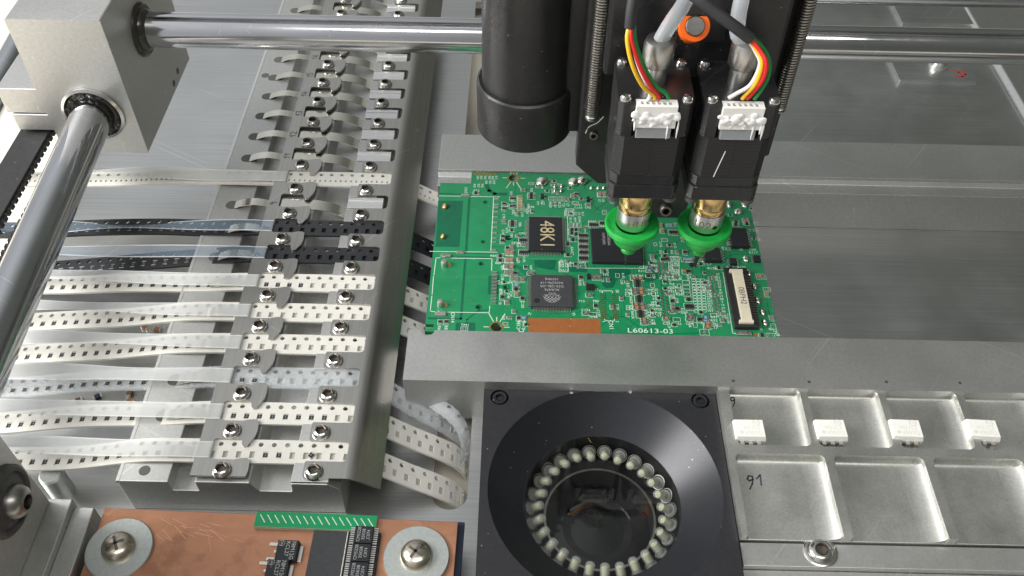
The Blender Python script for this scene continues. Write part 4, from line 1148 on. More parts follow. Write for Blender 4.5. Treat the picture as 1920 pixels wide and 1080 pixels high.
txt('A', 495, 315, 'CN15', 1.05, -88); txt('C', 372, 795, 'CN14', 1.3, -88); txt('C', 520, 888, 'TM1', 1.1, 0); txt('C', 212, 930, 'R66', 1.1, -88); txt('C', 292, 928, 'R81', 1.1, -88)
txt('D', 275, 955, 'EC', 2.0, 90); txt('D', 235, 860, 'C186', 1.3, 90); txt('D', 305, 865, 'R116', 1.3, 90)
txt('E', 672, 950, 'L60613-03', 2.0, -0.5, 1.28)
txt('E', 172, 872, 'CN1', 1.5, -88); txt('G', 658, 1010, 'CN9', 1.4, -75); txt('G', 550, 990, 'B', 1.1); txt('G', 615, 990, 'R', 1.1)
txt('G', 180, 533, 'R120', 1.1); txt('G', 402, 525, 'R121', 1.1); txt('G', 195, 900, 'R91', 1.1); txt('G', 195, 925, 'R92', 1.1); txt('G', 200, 953, 'C26', 1.1); txt('G', 195, 978, 'C17', 1.1)
txt('G', 278, 878, 'P56', 1.1); txt('G', 282, 904, 'P55', 1.1); txt('G', 490, 415, 'R117', 1.1); txt('G', 485, 393, 'C68', 1.0)
for (x, y, s) in ((395, 432, 'C96'), (395, 475, 'C86'), (645, 432, 'C93'), (645, 478, 'C61'), (405, 640, 'C89'), (405, 672, 'C85'), (665, 625, 'C92'), (675, 672, 'C122'), (685, 818, 'C91'), (690, 855, 'C88'),
                  (728, 428, 'P33'), (735, 468, 'P31'), (738, 508, 'P29'), (740, 547, 'P27'), (742, 590, 'P25'), (748, 627, 'P24'), (778, 675, 'P22'), (768, 722, 'P18'), (770, 757, 'P17'),
                  (930, 408, 'P34'), (935, 450, 'P32'), (940, 490, 'P30'), (945, 525, 'P28'), (1025, 400, 'R17'), (1030, 440, 'R38'), (1035, 487, 'R36'), (875, 855, 'C31'), (1005, 860, 'BC31'), (1165, 858, 'C29'),
                  (575, 150, 'C27'), (560, 192, 'R11'), (450, 252, 'C87'), (535, 252, 'C84'), (105, 240, 'TP5'), (675, 722, 'P26'), (680, 758, 'P23'), (1100, 718, 'C30'), (565, 520, ''), (715, 70, 'P47'), (720, 125, 'P40')):
    if s: txt('E', x, y, s, 1.05)
for (x, y, s, d_) in ((385, 355, 'RA25', -88), (425, 555, 'RA23', -88), (445, 745, 'RA24', -88), (1005, 565, 'C33', -88), (1070, 690, 'R12', -88), (800, 270, 'P36', -88), (855, 285, 'P35', -88), (890, 205, 'P37', -88), (740, 180, 'P38', -88), (40, 445, '27', -88), (250, 445, '28', -88), (80, 830, '1', -88), (250, 830, '2', -88)):
    txt('E', x, y, s, 1.0, d_)
for (x, y, s, d_) in ((305, 250, 'R30', -88), (98, 285, 'R21', -88), (120, 475, 'R22', -88), (410, 372, 'T16', -88), (495, 398, 'BC20', -88), (545, 398, 'BC21', -88), (590, 398, 'BC22', -88), (632, 402, 'C21', -88), (672, 400, 'C9', -88), (220, 690, 'CP26', 0), (145, 787, 'CP23', 0), (690, 458, 'R102', 0), (690, 478, 'R109', 0), (690, 498, 'R103', 0),
                  (700, 550, 'R13', -88), (745, 550, 'R99', -88), (790, 545, 'R104', -88), (920, 568, 'RA65', 0), (780, 402, 'C121', 0), (780, 430, 'C163', 0), (875, 430, 'CP6', 0), (265, 465, 'C103', 0), (262, 445, 'C101', 0), (300, 422, 'CR8', 0), (630, 985, 'RA10', 0), (632, 1005, 'RA14', 0), (634, 1025, 'RA18', 0), (636, 1060, 'RA17', 0), (715, 870, 'RA1C2', -88), (188, 600, 'R83', -88), (990, 355, 'C7', -88), (1030, 355, 'C8', -88), (170, 965, 'C32', -88), (305, 1068, 'C58', 0)):
    txt('B', x, y, s, 1.0, d_)
for (x, y, s, d_) in ((90, 288, 'R269', 0), (405, 128, 'C68', 0), (285, 585, 'C135', -88), (1138, 660, 'C174', 0), (1240, 752, 'TP44', 0), (1278, 540, 'P85', 0), (1085, 540, 'P19', 0), (1310, 700, 'C177', -88), (1060, 290, 'C13', -88), (130, 440, 'C14', -88), (385, 710, '51', -30), (975, 715, '75', -60), (1275, 380, 'Q3', 0)):
    txt('D', x, y, s, 1.0, d_)
for (x, y, s, d_) in ((630, 318, 'RT3', 0), (645, 155, 'R54', -88), (690, 155, 'R55', -88), (740, 155, 'R56', -88), (795, 155, 'R62', -88), (835, 158, 'R60', -88), (880, 155, 'R13', -88), (755, 215, 'R63', -88), (805, 215, 'R61', -88), (850, 215, 'R59', -88), (605, 258, 'R43', -88), (655, 258, 'R57', -88), (705, 258, 'R65', -88), (1020, 500, 'C48', -88), (975, 640, 'C78', -88), (965, 850, 'C145', -88)):
    txt('A', x, y, s, .95, d_)
for (x, y, s, d_) in ((965, 60, 'R82', -88), (855, 62, 'R83', 0), (915, 150, 'R69', 0), (960, 205, 'RP9', -88), (965, 340, 'C13B C6', -88), (940, 490, 'BC45', -88), (1035, 520, 'BC144', -88), (935, 625, '10', -88)):
    txt('C', x, y, s, .95, d_)
# long list boxes and the row of ticks round the empty footprints
rect('E', 905, 5, 1035, 305); rect('B', 645, 440, 735, 512); rect('B', 585, 968, 678, 1078); line([('B', 668, 512), ('B', 675, 760)]); line([('B', 680, 990), ('B', 830, 988), ('B', 830, 970)])
for j in range(11):
    for i in range(5): txt('E', 925 + i * 22 + j * 2, 22 + j * 26, rnd.choice('C1R57P3'), .9, -2)
for j in range(12):
    for i in range(3): rect('G', 28 + i * 33 + j * 1.6, 612 + j * 21, 56 + i * 33 + j * 1.6, 630 + j * 21, .13)
for j in range(14):
    txt('G', 150 + j * 1.5, 625 + j * 17.5, rnd.choice(('UU', 'M1', 'W7', 'N3')), .9, 0)
for j in range(13):
    txt('G', 225 + j * 3.5, 580 + j * 23, str(rnd.randint(1, 58)), .95, 0)
for j in range(12): txt('G', 195 + j * 3, 560 + j * 22, '', 1)
# nine-ray sunbursts round the two screw holes
for (k, x, y, col_) in (('B', 125, 128, 'gold'), ('C', 895, 910, 'gold')):
    c = Vector(z2(k, x, y)); sb_ = MB()
    for i in range(8):
        a = PI / 8 * 0 + PI * i / 4 + (.35 if i % 2 else 0) * (1 if i in (1, 5) else -1)
        d_ = Vector((math.cos(a), math.sin(a))); r1_ = 4.2 if i % 2 == 0 else 6.4
        sb_.stroke([tuple(c + d_ * 2.6), tuple(c + d_ * r1_)], .26, 0, .03)
    sb_.build('solder_ray', 'connector_cream', cb)
    ri = MB().plate(circ(c.x, c.y, 2.15, 24), [circ(c.x, c.y, 1.88, 20)], 0, .02); ri.build('hole_ring', 'copper_pad', cb)
    iw = MB().lathe([(1.9, -1.6), (1.9, -0.01)], (c.x, c.y, 0), 24, caps=False); iw.build('hole_wall', 'copper_pad', cb)
# bare copper area at the near edge
cu = MB(); patch(cu, [('D', 360, 768), ('D', 368, 992), ('D', 1345, 1000), ('D', 1333, 775)][::-1], .03); cu.build('bare_copper', 'copper_pad', cb)
fdm = MB()
for k, x, y, r_ in (('A', 695, 210, .55), ('B', 838, 630, .65), ('E', 652, 252, .75), ('G', 505, 1032, .8)):
    fdm.prism(circ(*z2(k, x, y), r_, 14), 0, .03)
fdm.build('fiducial', 'copper_pad', cb)
gp = MB()
for i in range(6):
    for j in range(2): gp.prism(circ(*z2('A', 620 + i * 48 + j * 22, 112 - j * 28), .62, 8), 0, .05)
gp.build('test_pad', 'gold_pad', cb)

# ---- small parts: one mesh of each kind, then copies
protos = {}
def proto(kind):
    if kind in protos: return protos[kind]
    if kind == 'r': b_ = MB().box(-.55, .55, -.62, .62, 0, .38).build('resistor', 'resistor_top'); e = MB().box(-.95, -.55, -.62, .62, 0, .40); e.box(.55, .95, -.62, .62, 0, .40)
    if kind == 'c': b_ = MB().box(-.55, .55, -.6, .6, 0, .62).build('capacitor', 'capacitor_tan', bevel=.06); e = MB().box(-.98, -.55, -.62, .62, 0, .66); e.box(.55, .98, -.62, .62, 0, .66)
    if kind == 'g': b_ = MB().box(-.55, .55, -.6, .6, 0, .55).build('capacitor', 'capacitor_grey', bevel=.06); e = MB().box(-.98, -.55, -.62, .62, 0, .58); e.box(.55, .98, -.62, .62, 0, .58)
    if kind == 'b': b_ = MB().box(-.55, .55, -.6, .6, 0, .45).build('inductor', 'capacitor_blue', bevel=.06); e = MB().box(-.98, -.55, -.62, .62, 0, .47); e.box(.55, .98, -.62, .62, 0, .47)
    if kind == 'o': b_ = MB().box(-.85, -.25, -.5, .5, 0, .05).build('solder_pad', 'tin'); e = MB().box(.25, .85, -.5, .5, 0, .05)
    if kind == 'n':
        b_ = MB().box(-.62, .62, -1.6, 1.6, 0, .45).build('resistor_array', 'resistor_top', bevel=.05); e = MB()
        for i in range(4):
            for s_ in (-1, 1): x0, x1 = sorted((s_ * .55, s_ * 1.35)); e.box(x0, x1, -1.5 + i * .8, -.95 + i * .8, 0, .3)
    if kind == 'q':
        b_ = MB().taper(-1.4, 1.4, -.85, .85, .1, 1.05, .15).build('transistor', 'epoxy'); e = MB()
        for x, s_ in ((-.95, -1), (.95, -1), (0, 1)):
            y0, y1 = sorted((s_ * .8, s_ * 1.6)); e.box(x - .25, x + .25, y0, y1, 0, .3)
    if kind == 'i':
        b_ = MB().taper(-1.9, 1.9, -1.6, 1.6, .1, 1.2, .15).build('small_chip', 'epoxy', bevel=.06); e = MB()
        for i in range(4):
            for s_ in (-1, 1): y0, y1 = sorted((s_ * 1.55, s_ * 2.5)); e.box(-1.6 + i * .95, -1.2 + i * .95, y0, y1, 0, .25)
    e.build('terminals', 'tin', b_); b_.parent = cb; protos[kind] = [b_, False]; return protos[kind]
BO = Vector((112, 92, -1.6)); PUT = []
def put(kind, k, x, y, deg=0, box=True, sc=1.0):
    pr = proto(kind); p = zp(k, x, y); PUT.append((p.x, p.y))
    if not pr[1]: o = pr[0]; pr[1] = True
    else:
        o = pr[0].copy(); COL.objects.link(o)
        for ch in list(pr[0].children): d = ch.copy(); COL.objects.link(d); d.parent = o
        o.parent = cb
    o.location = (Vector((p.x, p.y, .02)) - BO) * S; o.rotation_euler.z = math.radians(deg); o.scale = (sc,) * 3
    if box:
        hx, hy = {'n': (1.6, 1.9)}.get(kind, (1.25, .85)); hx *= sc; hy *= sc; c_, s_ = math.cos(math.radians(deg)), math.sin(math.radians(deg))
        q = [(p.x + c_ * a - s_ * b_, p.y + s_ * a + c_ * b_) for a, b_ in ((-hx, -hy), (hx, -hy), (hx, hy), (-hx, hy), (-hx, -hy))]
        silk.stroke(q, .11, 0, SZ)
A90 = 90
for spec in """A 625 352 r 0|A 978 492 r 90|A 978 552 r 90|A 975 712 c 90|A 962 905 r 90|A 960 960 r 90|A 1075 425 r 90|A 1075 525 r 90
B 122 342 r 90|B 122 415 r 90|B 303 312 n 0|B 112 592 n 0|B 225 762 n 90|B 225 885 n 90|B 503 338 o 90|B 547 338 o 90|B 592 338 o 90|B 636 342 c 90|B 676 348 c 90|B 725 310 c 90|B 760 295 r 90|B 748 382 o 0|B 880 398 c 0|B 992 300 c 90|B 1038 300 c 90
B 708 605 o 90|B 746 605 o 90|B 785 605 o 90|B 715 655 r 0|B 755 655 r 0|B 715 690 r 0|B 755 700 r 0|B 725 755 r 0|B 828 715 n 90|B 828 770 n 90|B 830 828 n 90|B 832 885 n 90|B 830 945 n 90|B 672 800 r 0|B 675 908 r 0|B 932 605 n 90|B 1040 590 n 90
B 62 840 r 90|B 105 832 c 90|B 62 890 c 90|B 104 895 c 90|B 62 960 c 90|B 105 965 c 90|B 50 1030 c 90|B 104 1030 c 90|B 22 570 c 90
C 942 65 r 0|C 942 118 r 0|C 1025 25 c 90|C 1070 30 c 90|C 1020 118 c 90|C 1066 115 c 90|C 1015 190 c 90|C 1066 195 c 90|C 1018 268 c 90|C 1066 270 c 90|C 965 558 r 90|C 1022 612 c 90|C 225 852 r 90|C 298 852 r 90|C 512 930 o 0
D 60 75 c 90|D 140 75 c 90|D 70 165 c 90|D 140 165 c 90|D 192 165 r 90|D 150 240 c 90|D 210 245 c 90|D 290 245 c 90|D 395 165 c 0|D 200 325 b 0|D 200 378 r 0|D 205 450 c 90|D 285 505 r 90|D 75 550 c 90|D 235 772 r 90|D 300 775 b 90|D 1075 220 r 90|D 1255 220 c 90|D 1318 220 c 90|D 1185 460 c 0|D 1275 605 r 90|D 1140 705 c 0|D 1240 715 o 0
E 655 190 b 0|E 670 155 c 0|E 460 290 c 0|E 540 290 c 0|E 470 430 c 0|E 550 430 c 0|E 475 472 c 0|E 555 472 c 0|E 485 620 c 0|E 565 620 c 0|E 495 665 c 0|E 570 665 c 0|E 590 815 c 0|E 595 850 c 0|E 508 352 n 0|E 528 545 n 0|E 545 735 n 0|E 948 575 r 90|E 960 655 c 90|E 1015 675 r 90|E 945 705 c 0|E 870 800 c 0|E 1005 805 o 0|E 1165 755 c 0|E 1165 805 c 0|E 1122 335 o 0|E 1125 395 o 0|E 1130 438 o 0|E 1135 485 o 0|E 1155 555 r 0|E 1165 645 n 90|E 700 15 c 90|E 825 50 r 90|E 875 45 r 90|E 1090 45 r 90|E 1145 50 b 90|E 1100 200 c 90|E 1160 200 r 90|E 855 5 r 0
H 535 315 c 90|H 590 312 b 0|H 640 308 b 0|H 615 358 n 90|H 680 400 c 90|H 690 485 r 90|H 685 530 b 90|H 725 530 b 90|H 745 300 r 0|H 150 118 c 90|H 178 118 c 90|H 235 165 o 0|H 180 230 o 90|H 545 350 c 90|H 560 405 o 0|H 1010 310 r 0|H 1075 290 c 0
G 232 530 r 0|G 320 532 r 0|G 530 595 c 90|G 568 595 c 90|G 590 730 c 90|G 590 690 o 0|G 628 908 c 90|G 640 970 o 90|G 20 905 c 0|G 85 920 r 90|G 130 905 b 0|G 130 935 b 0|G 145 950 c 0|G 145 975 c 0|G 108 1012 o 90|G 138 1012 o 90|G 428 168 c 0|G 440 200 r 0|G 360 190 r 0|G 555 1035 r 0|G 620 1035 o 0""".replace('\n', '|').split('|'):
    k, x, y, kind, dg = spec.split()
    if kind == 'c' and rnd.random() < (.8 if k in 'ABCD' else .45): kind = 'g'
    put(kind, k, float(x), float(y), float(dg), sc={'n': .95}.get(kind, rnd.uniform(.92, 1.04)))
for spec in (('q', 'B', 415, 320, 90), ('q', 'B', 880, 350, 90), ('i', 'D', 1200, 360, 0), ('q', 'D', 1180, 215, 90), ('i', 'G', 337, 490, 90), ('i', 'G', 515, 470, 90), ('q', 'E', 1200, 120, 0)):
    put(spec[0], *spec[1:4], deg=spec[4], box=False, sc=.8)

# dense small parts between the ones picked out above
BIG = [at(1038, 443), at(1034, 552), at(1155, 464)]
extra = 0
for (x0, y0, x1, y1, n_) in ((1212, 415, 1350, 560, 46), (960, 335, 1110, 405, 16), (1345, 392, 1420, 470, 14), (1080, 505, 1240, 600, 12), (945, 430, 990, 610, 12), (1060, 400, 1098, 500, 8), (1262, 585, 1360, 612, 10)):
    for i in range(n_ * 6):
        px, py = rnd.uniform(x0, x1), rnd.uniform(y0, y1); p = at(px, py)
        if any(abs(p.x - q[0]) < 2.3 and abs(p.y - q[1]) < 2.0 for q in PUT) or any(abs(p.x - q.x) < 11 and abs(p.y - q.y) < 10.5 for q in BIG): continue
        if abs(px - 1385) < 28 and 505 < py: continue
        put(rnd.choice('rrgggoog'), 'P', px, py, rnd.choice((0, 90)), sc=rnd.uniform(.62, .82)); extra += 1; n_ -= 1
        if rnd.random() < .7:
            silk.text(rnd.choice('RC') + str(rnd.randint(10, 199)), .9, flat(p.x + rnd.choice((-1.9, 1.9)), p.y, 0, -88), thick=SZ)
        if n_ <= 0: break
# ---- solder blobs
def blob(k, x, y, rx, ry, h, deg=0, seed=0, name='solder_joint', mt='solder'):
    rn = random.Random(seed + int(x)); bm_ = bmesh.new(); bmesh.ops.create_icosphere(bm_, subdivisions=3, radius=1)
    p = zp(k, x, y); M = flat(p.x, p.y, 0, deg)
    vs = []
    for v in bm_.verts:
        q = v.co; f = 1 + .12 * math.sin(3 * q.x + rn.random()) + .1 * math.sin(5 * q.y + 2 * q.x)
        vs.append(tuple(M @ Vector((q.x * rx * f, q.y * ry * f, max(q.z, -.05) * h * f))))
    bm_.verts.index_update(); m = MB(); m.add(vs, [tuple(v.index for v in f_.verts) for f_ in bm_.faces], sm=True); bm_.free()
    m.build(name, mt, cb, ang=180)
blob('B', 405, 172, 2.5, 2.2, 1.8); blob('B', 730, 172, 2.4, 2.0, 1.6); blob('B', 810, 165, 2.5, 1.8, 1.9)
for x, y in ((540, 215), (540, 258), (607, 212), (603, 260)): blob('B', x, y, .75, 1.0, .9)
for x in (910, 980, 1035): blob('B', x, 232, .85, .8, .8)
for x, y, a in ((230, 525, 1.35), (205, 907, 1.15)): blob('A', x, y, a, a, 1.2, mt='gold_pad')
for x, y in ((290, 165), (245, 640)):
    c = z2('C', x + 25, y + 5); MB().prism(circ(c[0], c[1], 1.25, 18), 0, .03).build('post_pad', 'gold_pad', cb)
    p = zp('C', x - 15, y + 10); MB().lathe([(1.2, 0), (1.2, 1.9), (.9, 2.3), (0, 2.4)], (p.x, p.y, 0), 20).build('post', 'tin', cb)
for k, x, y, w_, h_ in (('C', 290, 65, 2.0, .9), ('C', 465, 25, 1.5, .75), ('C', 230, 755, 2.1, 1.1), ('A', 490, 385, 1.8, .6), ('G', 415, 1020, 1.6, 1.0)):
    p = zp(k, x, y); MB().taper(p.x - w_, p.x + w_, p.y - h_, p.y + h_, 0, .7, .3).build('anchor_pad', 'solder', cb, bevel=.12)
for x, y, rx, ry in ((430, 465, 1.15, 1.6), (450, 570, 1.1, 1.6), (495, 672, 1.0, 1.5), (518, 775, 1.0, 1.7), (555, 865, .9, 1.5), (573, 942, .95, 1.6), (375, 110, 1.7, 1.4), (418, 55, 1.1, 1.9), (300, 55, .9, 1.9)): blob('G', x, y, rx, ry, 1.1, deg=10)
# toothed solder tongues of the two card sockets
pads = MB()
for y in (428, 500, 535, 590, 658, 725, 787, 857, 922, 972, 1073):
    p = zp('A', 880 - (y - 428) * .06, y); pads.taper(p.x - .8, p.x + 1.1, p.y - .38, p.y + .38, 0, .3, .12)
pads.build('pin_row', 'tin', cb)
pads = MB()
for i in range(10):
    p = zp('C', 872 - i * 1.5, 262 + i * 40); pads.taper(p.x - .95, p.x + 1.0, p.y - .42, p.y + .42, 0, .5, .12)
pads.build('pin_row', 'tin', cb)
pads = MB()
for i in range(9):
    p = zp('B', 186, 318 + i * 15.5); pads.box(p.x - .85, p.x + .85, p.y - .17, p.y + .17, 0, .5)
pads.build('pin_row', 'gold_print', cb); rect('B', 160, 308, 212, 455)
pads = MB()
for i in range(14):
    for xx in (66, 214): p = zp('E', xx + i * 1.3, 480 + i * 24); pads.box(p.x - .95, p.x + .95, p.y - .17, p.y + .17, 0, .12)
pads.build('pad_row', 'gold_pad', cb); line([('E', 65, 465), ('E', 68, 440), ('E', 190, 442), ('E', 192, 465)]); line([('E', 90, 800), ('E', 100, 820), ('E', 215, 824), ('E', 218, 800)])
pads = MB()
for i in range(10):
    for j in range(2):
        p = zp('E', 810 + i * 4 + j * 52, 432 + i * 40 - j * 22)
        if i < 9 or j == 0: pads.prism(circ(p.x, p.y, .5, 10), 0, .1)
for i in range(7):
    for j in range(2): p = zp('E', 785 + j * 52 + i * 2 - 14, 80 + i * 28); pads.prism(circ(p.x, p.y, .48, 10), 0, .1)
for i in range(13):
    for j in range(2): p = zp('G', 162 + j * 26 + i * 4, 600 + i * 22 - j * 12); pads.prism(circ(p.x, p.y, .5, 10), 0, .1)
pads.build('pad_row', 'tin', cb)

# ---- the big packages
def qfp(k, cx, cy, w, hgt, zt, leads, mt, name, lw=.22, pitch=.5, sides='NESW'):
    p = zp(k, cx, cy); c = thing_part = MB().taper(p.x - w / 2, p.x + w / 2, p.y - hgt / 2, p.y + hgt / 2, .1, zt, .18).build(name, mt, cb, bevel=.08)
    ld = MB(); nX = int((w - 1.2) / pitch); nY = int((hgt - 1.2) / pitch)
    def lead(M):
        ld.box(-lw / 2, lw / 2, -.2, .45, zt * .45, zt * .45 + .14, M=M); ld.add([(-lw / 2, .4, zt * .45 + .14), (lw / 2, .4, zt * .45 + .14), (lw / 2, .75, .14), (-lw / 2, .75, .14)], [(0, 1, 2, 3), (3, 2, 1, 0)], M=M); ld.box(-lw / 2, lw / 2, .75, 1.35, .02, .14, M=M)
    for i in range(nX):
        x = p.x + (i - (nX - 1) / 2) * pitch
        if 'N' in sides: lead(flat(x, p.y + hgt / 2, 0, 0))
        if 'S' in sides: lead(flat(x, p.y - hgt / 2, 0, 180))
    for i in range(nY):
        y = p.y + (i - (nY - 1) / 2) * pitch
        if 'E' in sides: lead(flat(p.x + w / 2, y, 0, -90))
        if 'W' in sides: lead(flat(p.x - w / 2, y, 0, 90))
    ld.build('pins', 'tin', c); return c, p
c, p = qfp('D', 680, 430, 14.6, 14.6, 1.5, 0, 'epoxy_grey', 'quad_chip', lw=.24, pitch=.52)
pm = MB(); zt = 1.5
for s, dy, h_ in (('103404J', -5.2, 1.05), ('A606296-11F', -3.5, 1.05), ('D53-GBL-GR', -1.9, 1.05), ('AU6476', -.3, 1.1)):
    pm.text(s, h_, flat(p.x - dy * 0, p.y - dy, zt, 180), sx=1.0)
pm.text('ALCOR', 1.15, flat(p.x, p.y - 2.35, zt, 180)); pm.text('MICRO', .6, flat(p.x + .1, p.y - 1.3, zt, 180))
for i in range(9):
    for j in range(6):
        x, y = (i - 4) * .62, -3.4 - j * .5
        if (i + j) % 2 == 0 and x * x + ((y + 2.6) * 1.0) ** 2 < 2.75 ** 2: pm.box(p.x + x - .28, p.x + x + .28, p.y + y - .2, p.y + y + .2, zt, zt + .02)
for i in range(14):
    a0, a1 = PI + PI * i / 14, PI + PI * (i + 1) / 14
    pm.stroke([(p.x + 2.85 * math.cos(a0), p.y - 2.6 + 2.85 * math.sin(a0)), (p.x + 2.85 * math.cos(a1), p.y - 2.6 + 2.85 * math.sin(a1))], .14, zt, zt + .02)
pm.build('print', 'chip_print', c)
MB().lathe([(1.05, 1.512), (.95, 1.53), (.85, 1.505), (0, 1.503)], (p.x - 5.1, p.y - 4.8, 0), 24).build('pin_mark', 'epoxy', c)
c, p = qfp('B', 448, 715, 12.4, 17.6, 1.3, 0, 'epoxy', 'quad_chip', lw=.24, pitch=.52)
pm = MB(); vs, fs = text_geo('48K1', 'CENTER', 1.0)
pm.text('48K1', 5.4, flat(p.x + .3, p.y - .4, 1.3, -90), sx=.86); pm.build('print', 'gold_print', c)
c, p = qfp('P', 1155, 464, 18.0, 17.2, 1.25, 0, 'epoxy', 'memory_chip', sides='')
pm = MB(); pm.text('N0D0056A', 1.05, flat(p.x - 2.6, p.y + 3.2, 1.25, -90)); pm.text('10391J405', 1.05, flat(p.x - 4.4, p.y + 3.2, 1.25, -90)); pm.build('print', 'chip_print', c)
rect('P', 1097, 424, 1207, 503, .16); rect('B', 262, 515, 640, 945, .01)
# dark board chips on the right side with visible legs
for k, x, y, w, hh in (('G', 378, 318, 6.6, 9.6), ('G', 178, 445, 6.2, 6.6)):
    c, p = qfp(k, x, y, w, hh, 1.5, 0, 'epoxy', 'driver_chip', lw=.45, pitch=1.27, sides='EW')
# flat-cable connector
A0, A1 = zp('G', 330, 572), zp('G', 418, 985); ang = 0
kc = MB().box(A0.x - 3.0, A0.x + 5.0, A1.y - .6, A0.y + 1.2, 0, 1.9); ko = kc.build('cable_connector', 'black_satin', cb, bevel=.25)
cr = MB().box(A0.x - .7, A0.x + 2.9, A1.y + 1.2, A0.y - 1.4, 1.9, 3.0); cr.box(A0.x - 1.5, A0.x + 3.1, A0.y - 1.6, A0.y - .4, 1.4, 2.9); cr.box(A0.x - 1.5, A0.x + 3.3, A1.y + .4, A1.y + 1.6, 1.4, 2.9)
cr.build('latch', 'connector_cream', ko, bevel=.15)
pt = MB().text('0BPH2', 2.0, flat(A0.x + 1.1, (A0.y + A1.y) / 2 - .4, 3.0, -90)); pt.build('print', 'ink', ko)
pi_ = MB()
for i in range(20):
    y = A1.y + 1.6 + i * (A0.y - A1.y - 4.2) / 19; pi_.box(A0.x + 3.4, A0.x + 5.5, y - .22, y + .22, 1.2, 2.05); pi_.box(A0.x + 5.2, A0.x + 6.0, y - .22, y + .22, 0.02, .3)
pi_.build('pins', 'stainless_dark', ko)
line([('G', 262, 560), ('G', 335, 1020), ('G', 365, 1022)], .2)
cn3 = zp('G', 418, 1022); MB().box(cn3.x - 2.6, cn3.x + 2.6, cn3.y - .9, cn3.y + .9, 0, .5).build('anchor_pad', 'solder', cb, bevel=.15)
so = silk.build('silkscreen', 'silk', cb); so['kind'] = 'stuff'

# ------------------------------------------------------------------ copper board in the near left corner
kb = thing('copper_board', 'bare copper board with washers and black chips in the near left foreground', 'circuit board', (20, -30, -8))
QZ = -6.0
Mq = flat(-32.6, -10.4, 0, -1.1)
def kq(px, py):
    return (Mq.inverted() @ at(px, py, QZ))
MB().box(0, 102.4, -62, 0, QZ - 1.6, QZ, M=Mq).build('copper_sheet', 'copper', kb, bevel=.15)
MB().box(3, 104.2, -62, .9, QZ - 3.4, QZ - 1.65, M=Mq).build('under_board', 'board_blue', kb, bevel=.2)
sc_n = 0
for px, py in ((225, 1031), (781, 1046)):
    q = kq(px, py); M = Mq @ Matrix.Translation((q.x, q.y, QZ))
    w = MB().lathe([(9.2, 0), (9.25, .9), (9.0, 1.15), (2.2, 1.15)], M=M, n=56).build('washer', 'zinc', kb)
    s_ = MB().lathe([(4.55, 1.15), (4.6, 1.9), (4.1, 3.1), (2.9, 4.0), (1.2, 4.4), (0, 4.45)], M=M, n=36).build('screw', 'yellow_zinc', kb)
    cr = MB()
    for a in (28 + sc_n * 30, 118 + sc_n * 30):
        cr.taper(-2.3, 2.3, -.5, .5, 3.4, 4.5, .1, M=M @ Matrix.Rotation(math.radians(a), 4, 'Z'))
    cr.build('cross_slot', 'stainless_dark', s_); sc_n += 1
a0, a1 = kq(484, 964), kq(706, 976)
gs = MB().box(a0.x, a1.x + .3, a0.y - 4.6, a0.y + .2, QZ, QZ + 1.5, M=Mq); go = gs.build('green_strip', 'fibre_edge', kb)
MB().box(a0.x + .02, a1.x + .28, a0.y - 4.55, a0.y + .18, QZ + 1.5, QZ + 1.54, M=Mq).build('green_face', 'green_strip', go)
dsh = MB()
for i in range(16):
    x = a0.x + 1.6 + i * (a1.x - a0.x - 3.4) / 15; dsh.stroke([(x - .4, a0.y - .9), (x + 1.3, a0.y - 3.2)], .24, QZ + 1.54, QZ + 1.56, M=Mq)
dsh.build('dash', 'silk', go)
# black strip with the row of wide chips
q0, q1 = kq(588, 1003), kq(706, 1010)
MB().box(q0.x, q0.x + 9.6, -62, a0.y - 4.7, QZ, QZ + .7, M=Mq).build('black_strip', 'epoxy_grey', kb, bevel=.1)
MB().box(q0.x + 9.7, q0.x + 19.2, -62, a0.y - 4.75, QZ, QZ + .9, M=Mq).build('adapter_strip', 'epoxy', kb, bevel=.1)
MB().box(q0.x + 9.72, q0.x + 10.1, -62, a0.y - 4.8, QZ + .9, QZ + 1.25, M=Mq).build('solder_bead', 'tin', kb, bevel=.1)
xb = q0.x + 14.6
for i in range(4):
    y1 = a0.y - 3.6 - i * 5.4; y0 = y1 - 5.3
    co = MB().taper(xb - 2.7, xb + 2.7, y0, y1, QZ + 1.1, QZ + 2.7, .12, M=Mq).build('wide_chip', 'epoxy', kb, bevel=.08)
    ld = MB()
    for j in range(8):
        y = y0 + .4 + j * .65
        for s_ in (-1, 1):
            x0, x1 = sorted((xb + s_ * 2.65, xb + s_ * 3.9)); ld.box(x0, x1, y - .18, y + .18, QZ + 1.2 - .2, QZ + 1.7, M=Mq)
    ld.build('pins', 'tin', co)
    pt = MB(); yc = (y0 + y1) / 2
    for s, dx in (('CM522B', -1.3), ('35K08', 0.05), ('C074', 1.4)): pt.text(s, .92, Mq @ flat(xb + dx, yc, QZ + 2.7, 90))
    pt.build('print', 'chip_print', co)
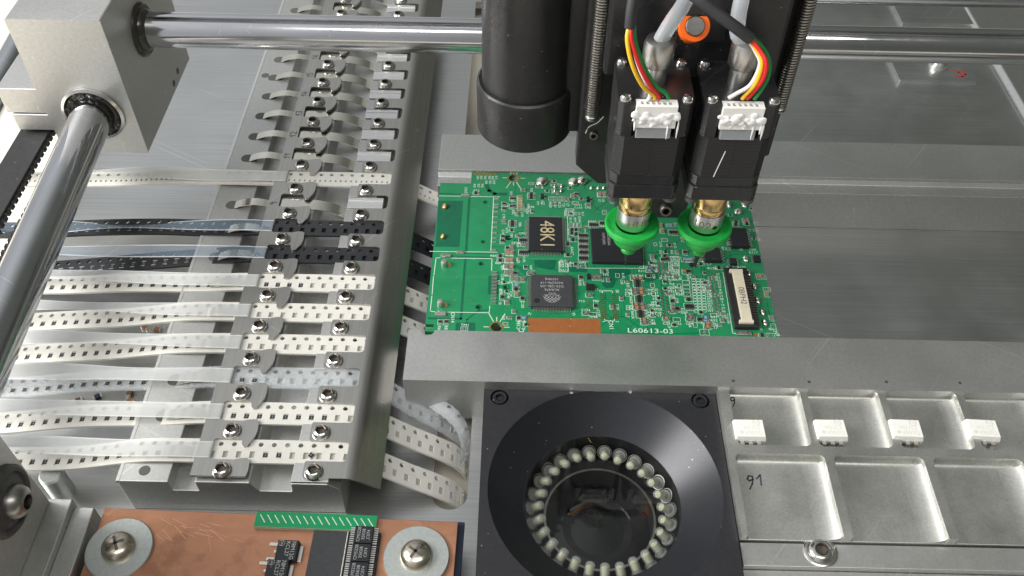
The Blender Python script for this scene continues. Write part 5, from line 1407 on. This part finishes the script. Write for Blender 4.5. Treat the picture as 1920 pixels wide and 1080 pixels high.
for i, (px, py) in enumerate(((541, 1036), (522, 1072))):
    q = kq(px, py); x, y = q.x, q.y - .2
    co = MB().taper(x - 3.1, x + 3.0, y - 3.0, y + 3.0, QZ + .1, QZ + 2.3, .15, M=Mq).build('voltage_regulator', 'epoxy', kb, bevel=.12)
    MB().box(x + 3.0, x + 4.1, y - 2.6, y + 2.0, QZ + .05, QZ + .7, M=Mq).build('tab', 'tin', co, bevel=.1)
    ld = MB()
    for dy in (-2.2, 2.2): ld.box(x - 5.6, x - 3.1, y + dy - .45, y + dy + .45, QZ + .1, QZ + .75, M=Mq)
    ld.box(x - 3.9, x - 3.1, y - .35, y + .35, QZ + .3, QZ + .9, M=Mq)
    ld.build('pins', 'tin', co)
    pt = MB(); pt.text('78M12G', 1.15, Mq @ flat(x + 1.5, y - .1, QZ + 2.3, -90)); pt.text('RCL27', 1.15, Mq @ flat(x + .0, y + .3, QZ + 2.3, -90)); pt.text('ON', .75, Mq @ flat(x - 1.8, y + 1.9, QZ + 2.3, -90))
    for j in range(16):
        b0, b1 = 2 * PI * j / 16, 2 * PI * (j + 1) / 16
        pt.stroke([(x - 1.8 + .85 * math.cos(b0), y + 1.9 + .85 * math.sin(b0)), (x - 1.8 + .85 * math.cos(b1), y + 1.9 + .85 * math.sin(b1))], .12, QZ + 2.3, QZ + 2.32, M=Mq)
    pt.build('print', 'chip_print', co)
# scratches in the copper
sk_ = MB(); rnd = random.Random(11)
for i in range(22):
    x, y = rnd.gauss(27, 7), min(-2.5, rnd.gauss(-7, 3)); ln = rnd.uniform(1.0, 6); a = math.radians(rnd.gauss(-22, 16))
    sk_.stroke([(x, y), (x + ln * math.cos(a), y + ln * math.sin(a))], rnd.uniform(.03, .09), QZ, QZ + .01, M=Mq)
sk_.build('scratch', 'scratch_copper', kb)

# ------------------------------------------------------------------ loose bits on the base plate
labels = ['brown loose chip on the base plate below the lane 3 tape', 'dark blue loose chip between the lane 3 and lane 2 tapes', 'pale brown loose chip just left of the feeder, above the lane 2 tape', 'brown loose chip beside the feeder ridge under the lane 3 tape', 'tiny brown chip at the left edge beside the lane 3 tape',
          'brown loose chip lying between the lane 5 and lane 4 tapes', 'second brown loose chip lying between the lane 5 and lane 4 tapes, nearer the feeder']
for (px, py, mt), lb in zip(((147, 751, 'dirt_brown'), (183, 744, 'board_blue'), (244, 752, 'capacitor_tan'), (243, 738, 'dirt_brown'), (12, 724, 'dirt_brown'), (272, 614, 'capacitor_tan'), (295, 618, 'capacitor_tan')), labels):
    p = at(px, py, BASE + .6)
    o = thing('loose_chip', lb, 'electronic chip', (p.x, p.y, BASE), 'loose chips on the base plate')
    o.rotation_euler.z = random.uniform(0, 3)
    MB().box(-.9, .9, -.8, .8, 0.02, 1.2).build('chip_body', mt).parent = o
    e = MB().box(-1.45, -.9, -.82, .82, .02, 1.24); e.box(.9, 1.45, -.82, .82, .02, 1.24); e.build('terminals', 'tin').parent = o
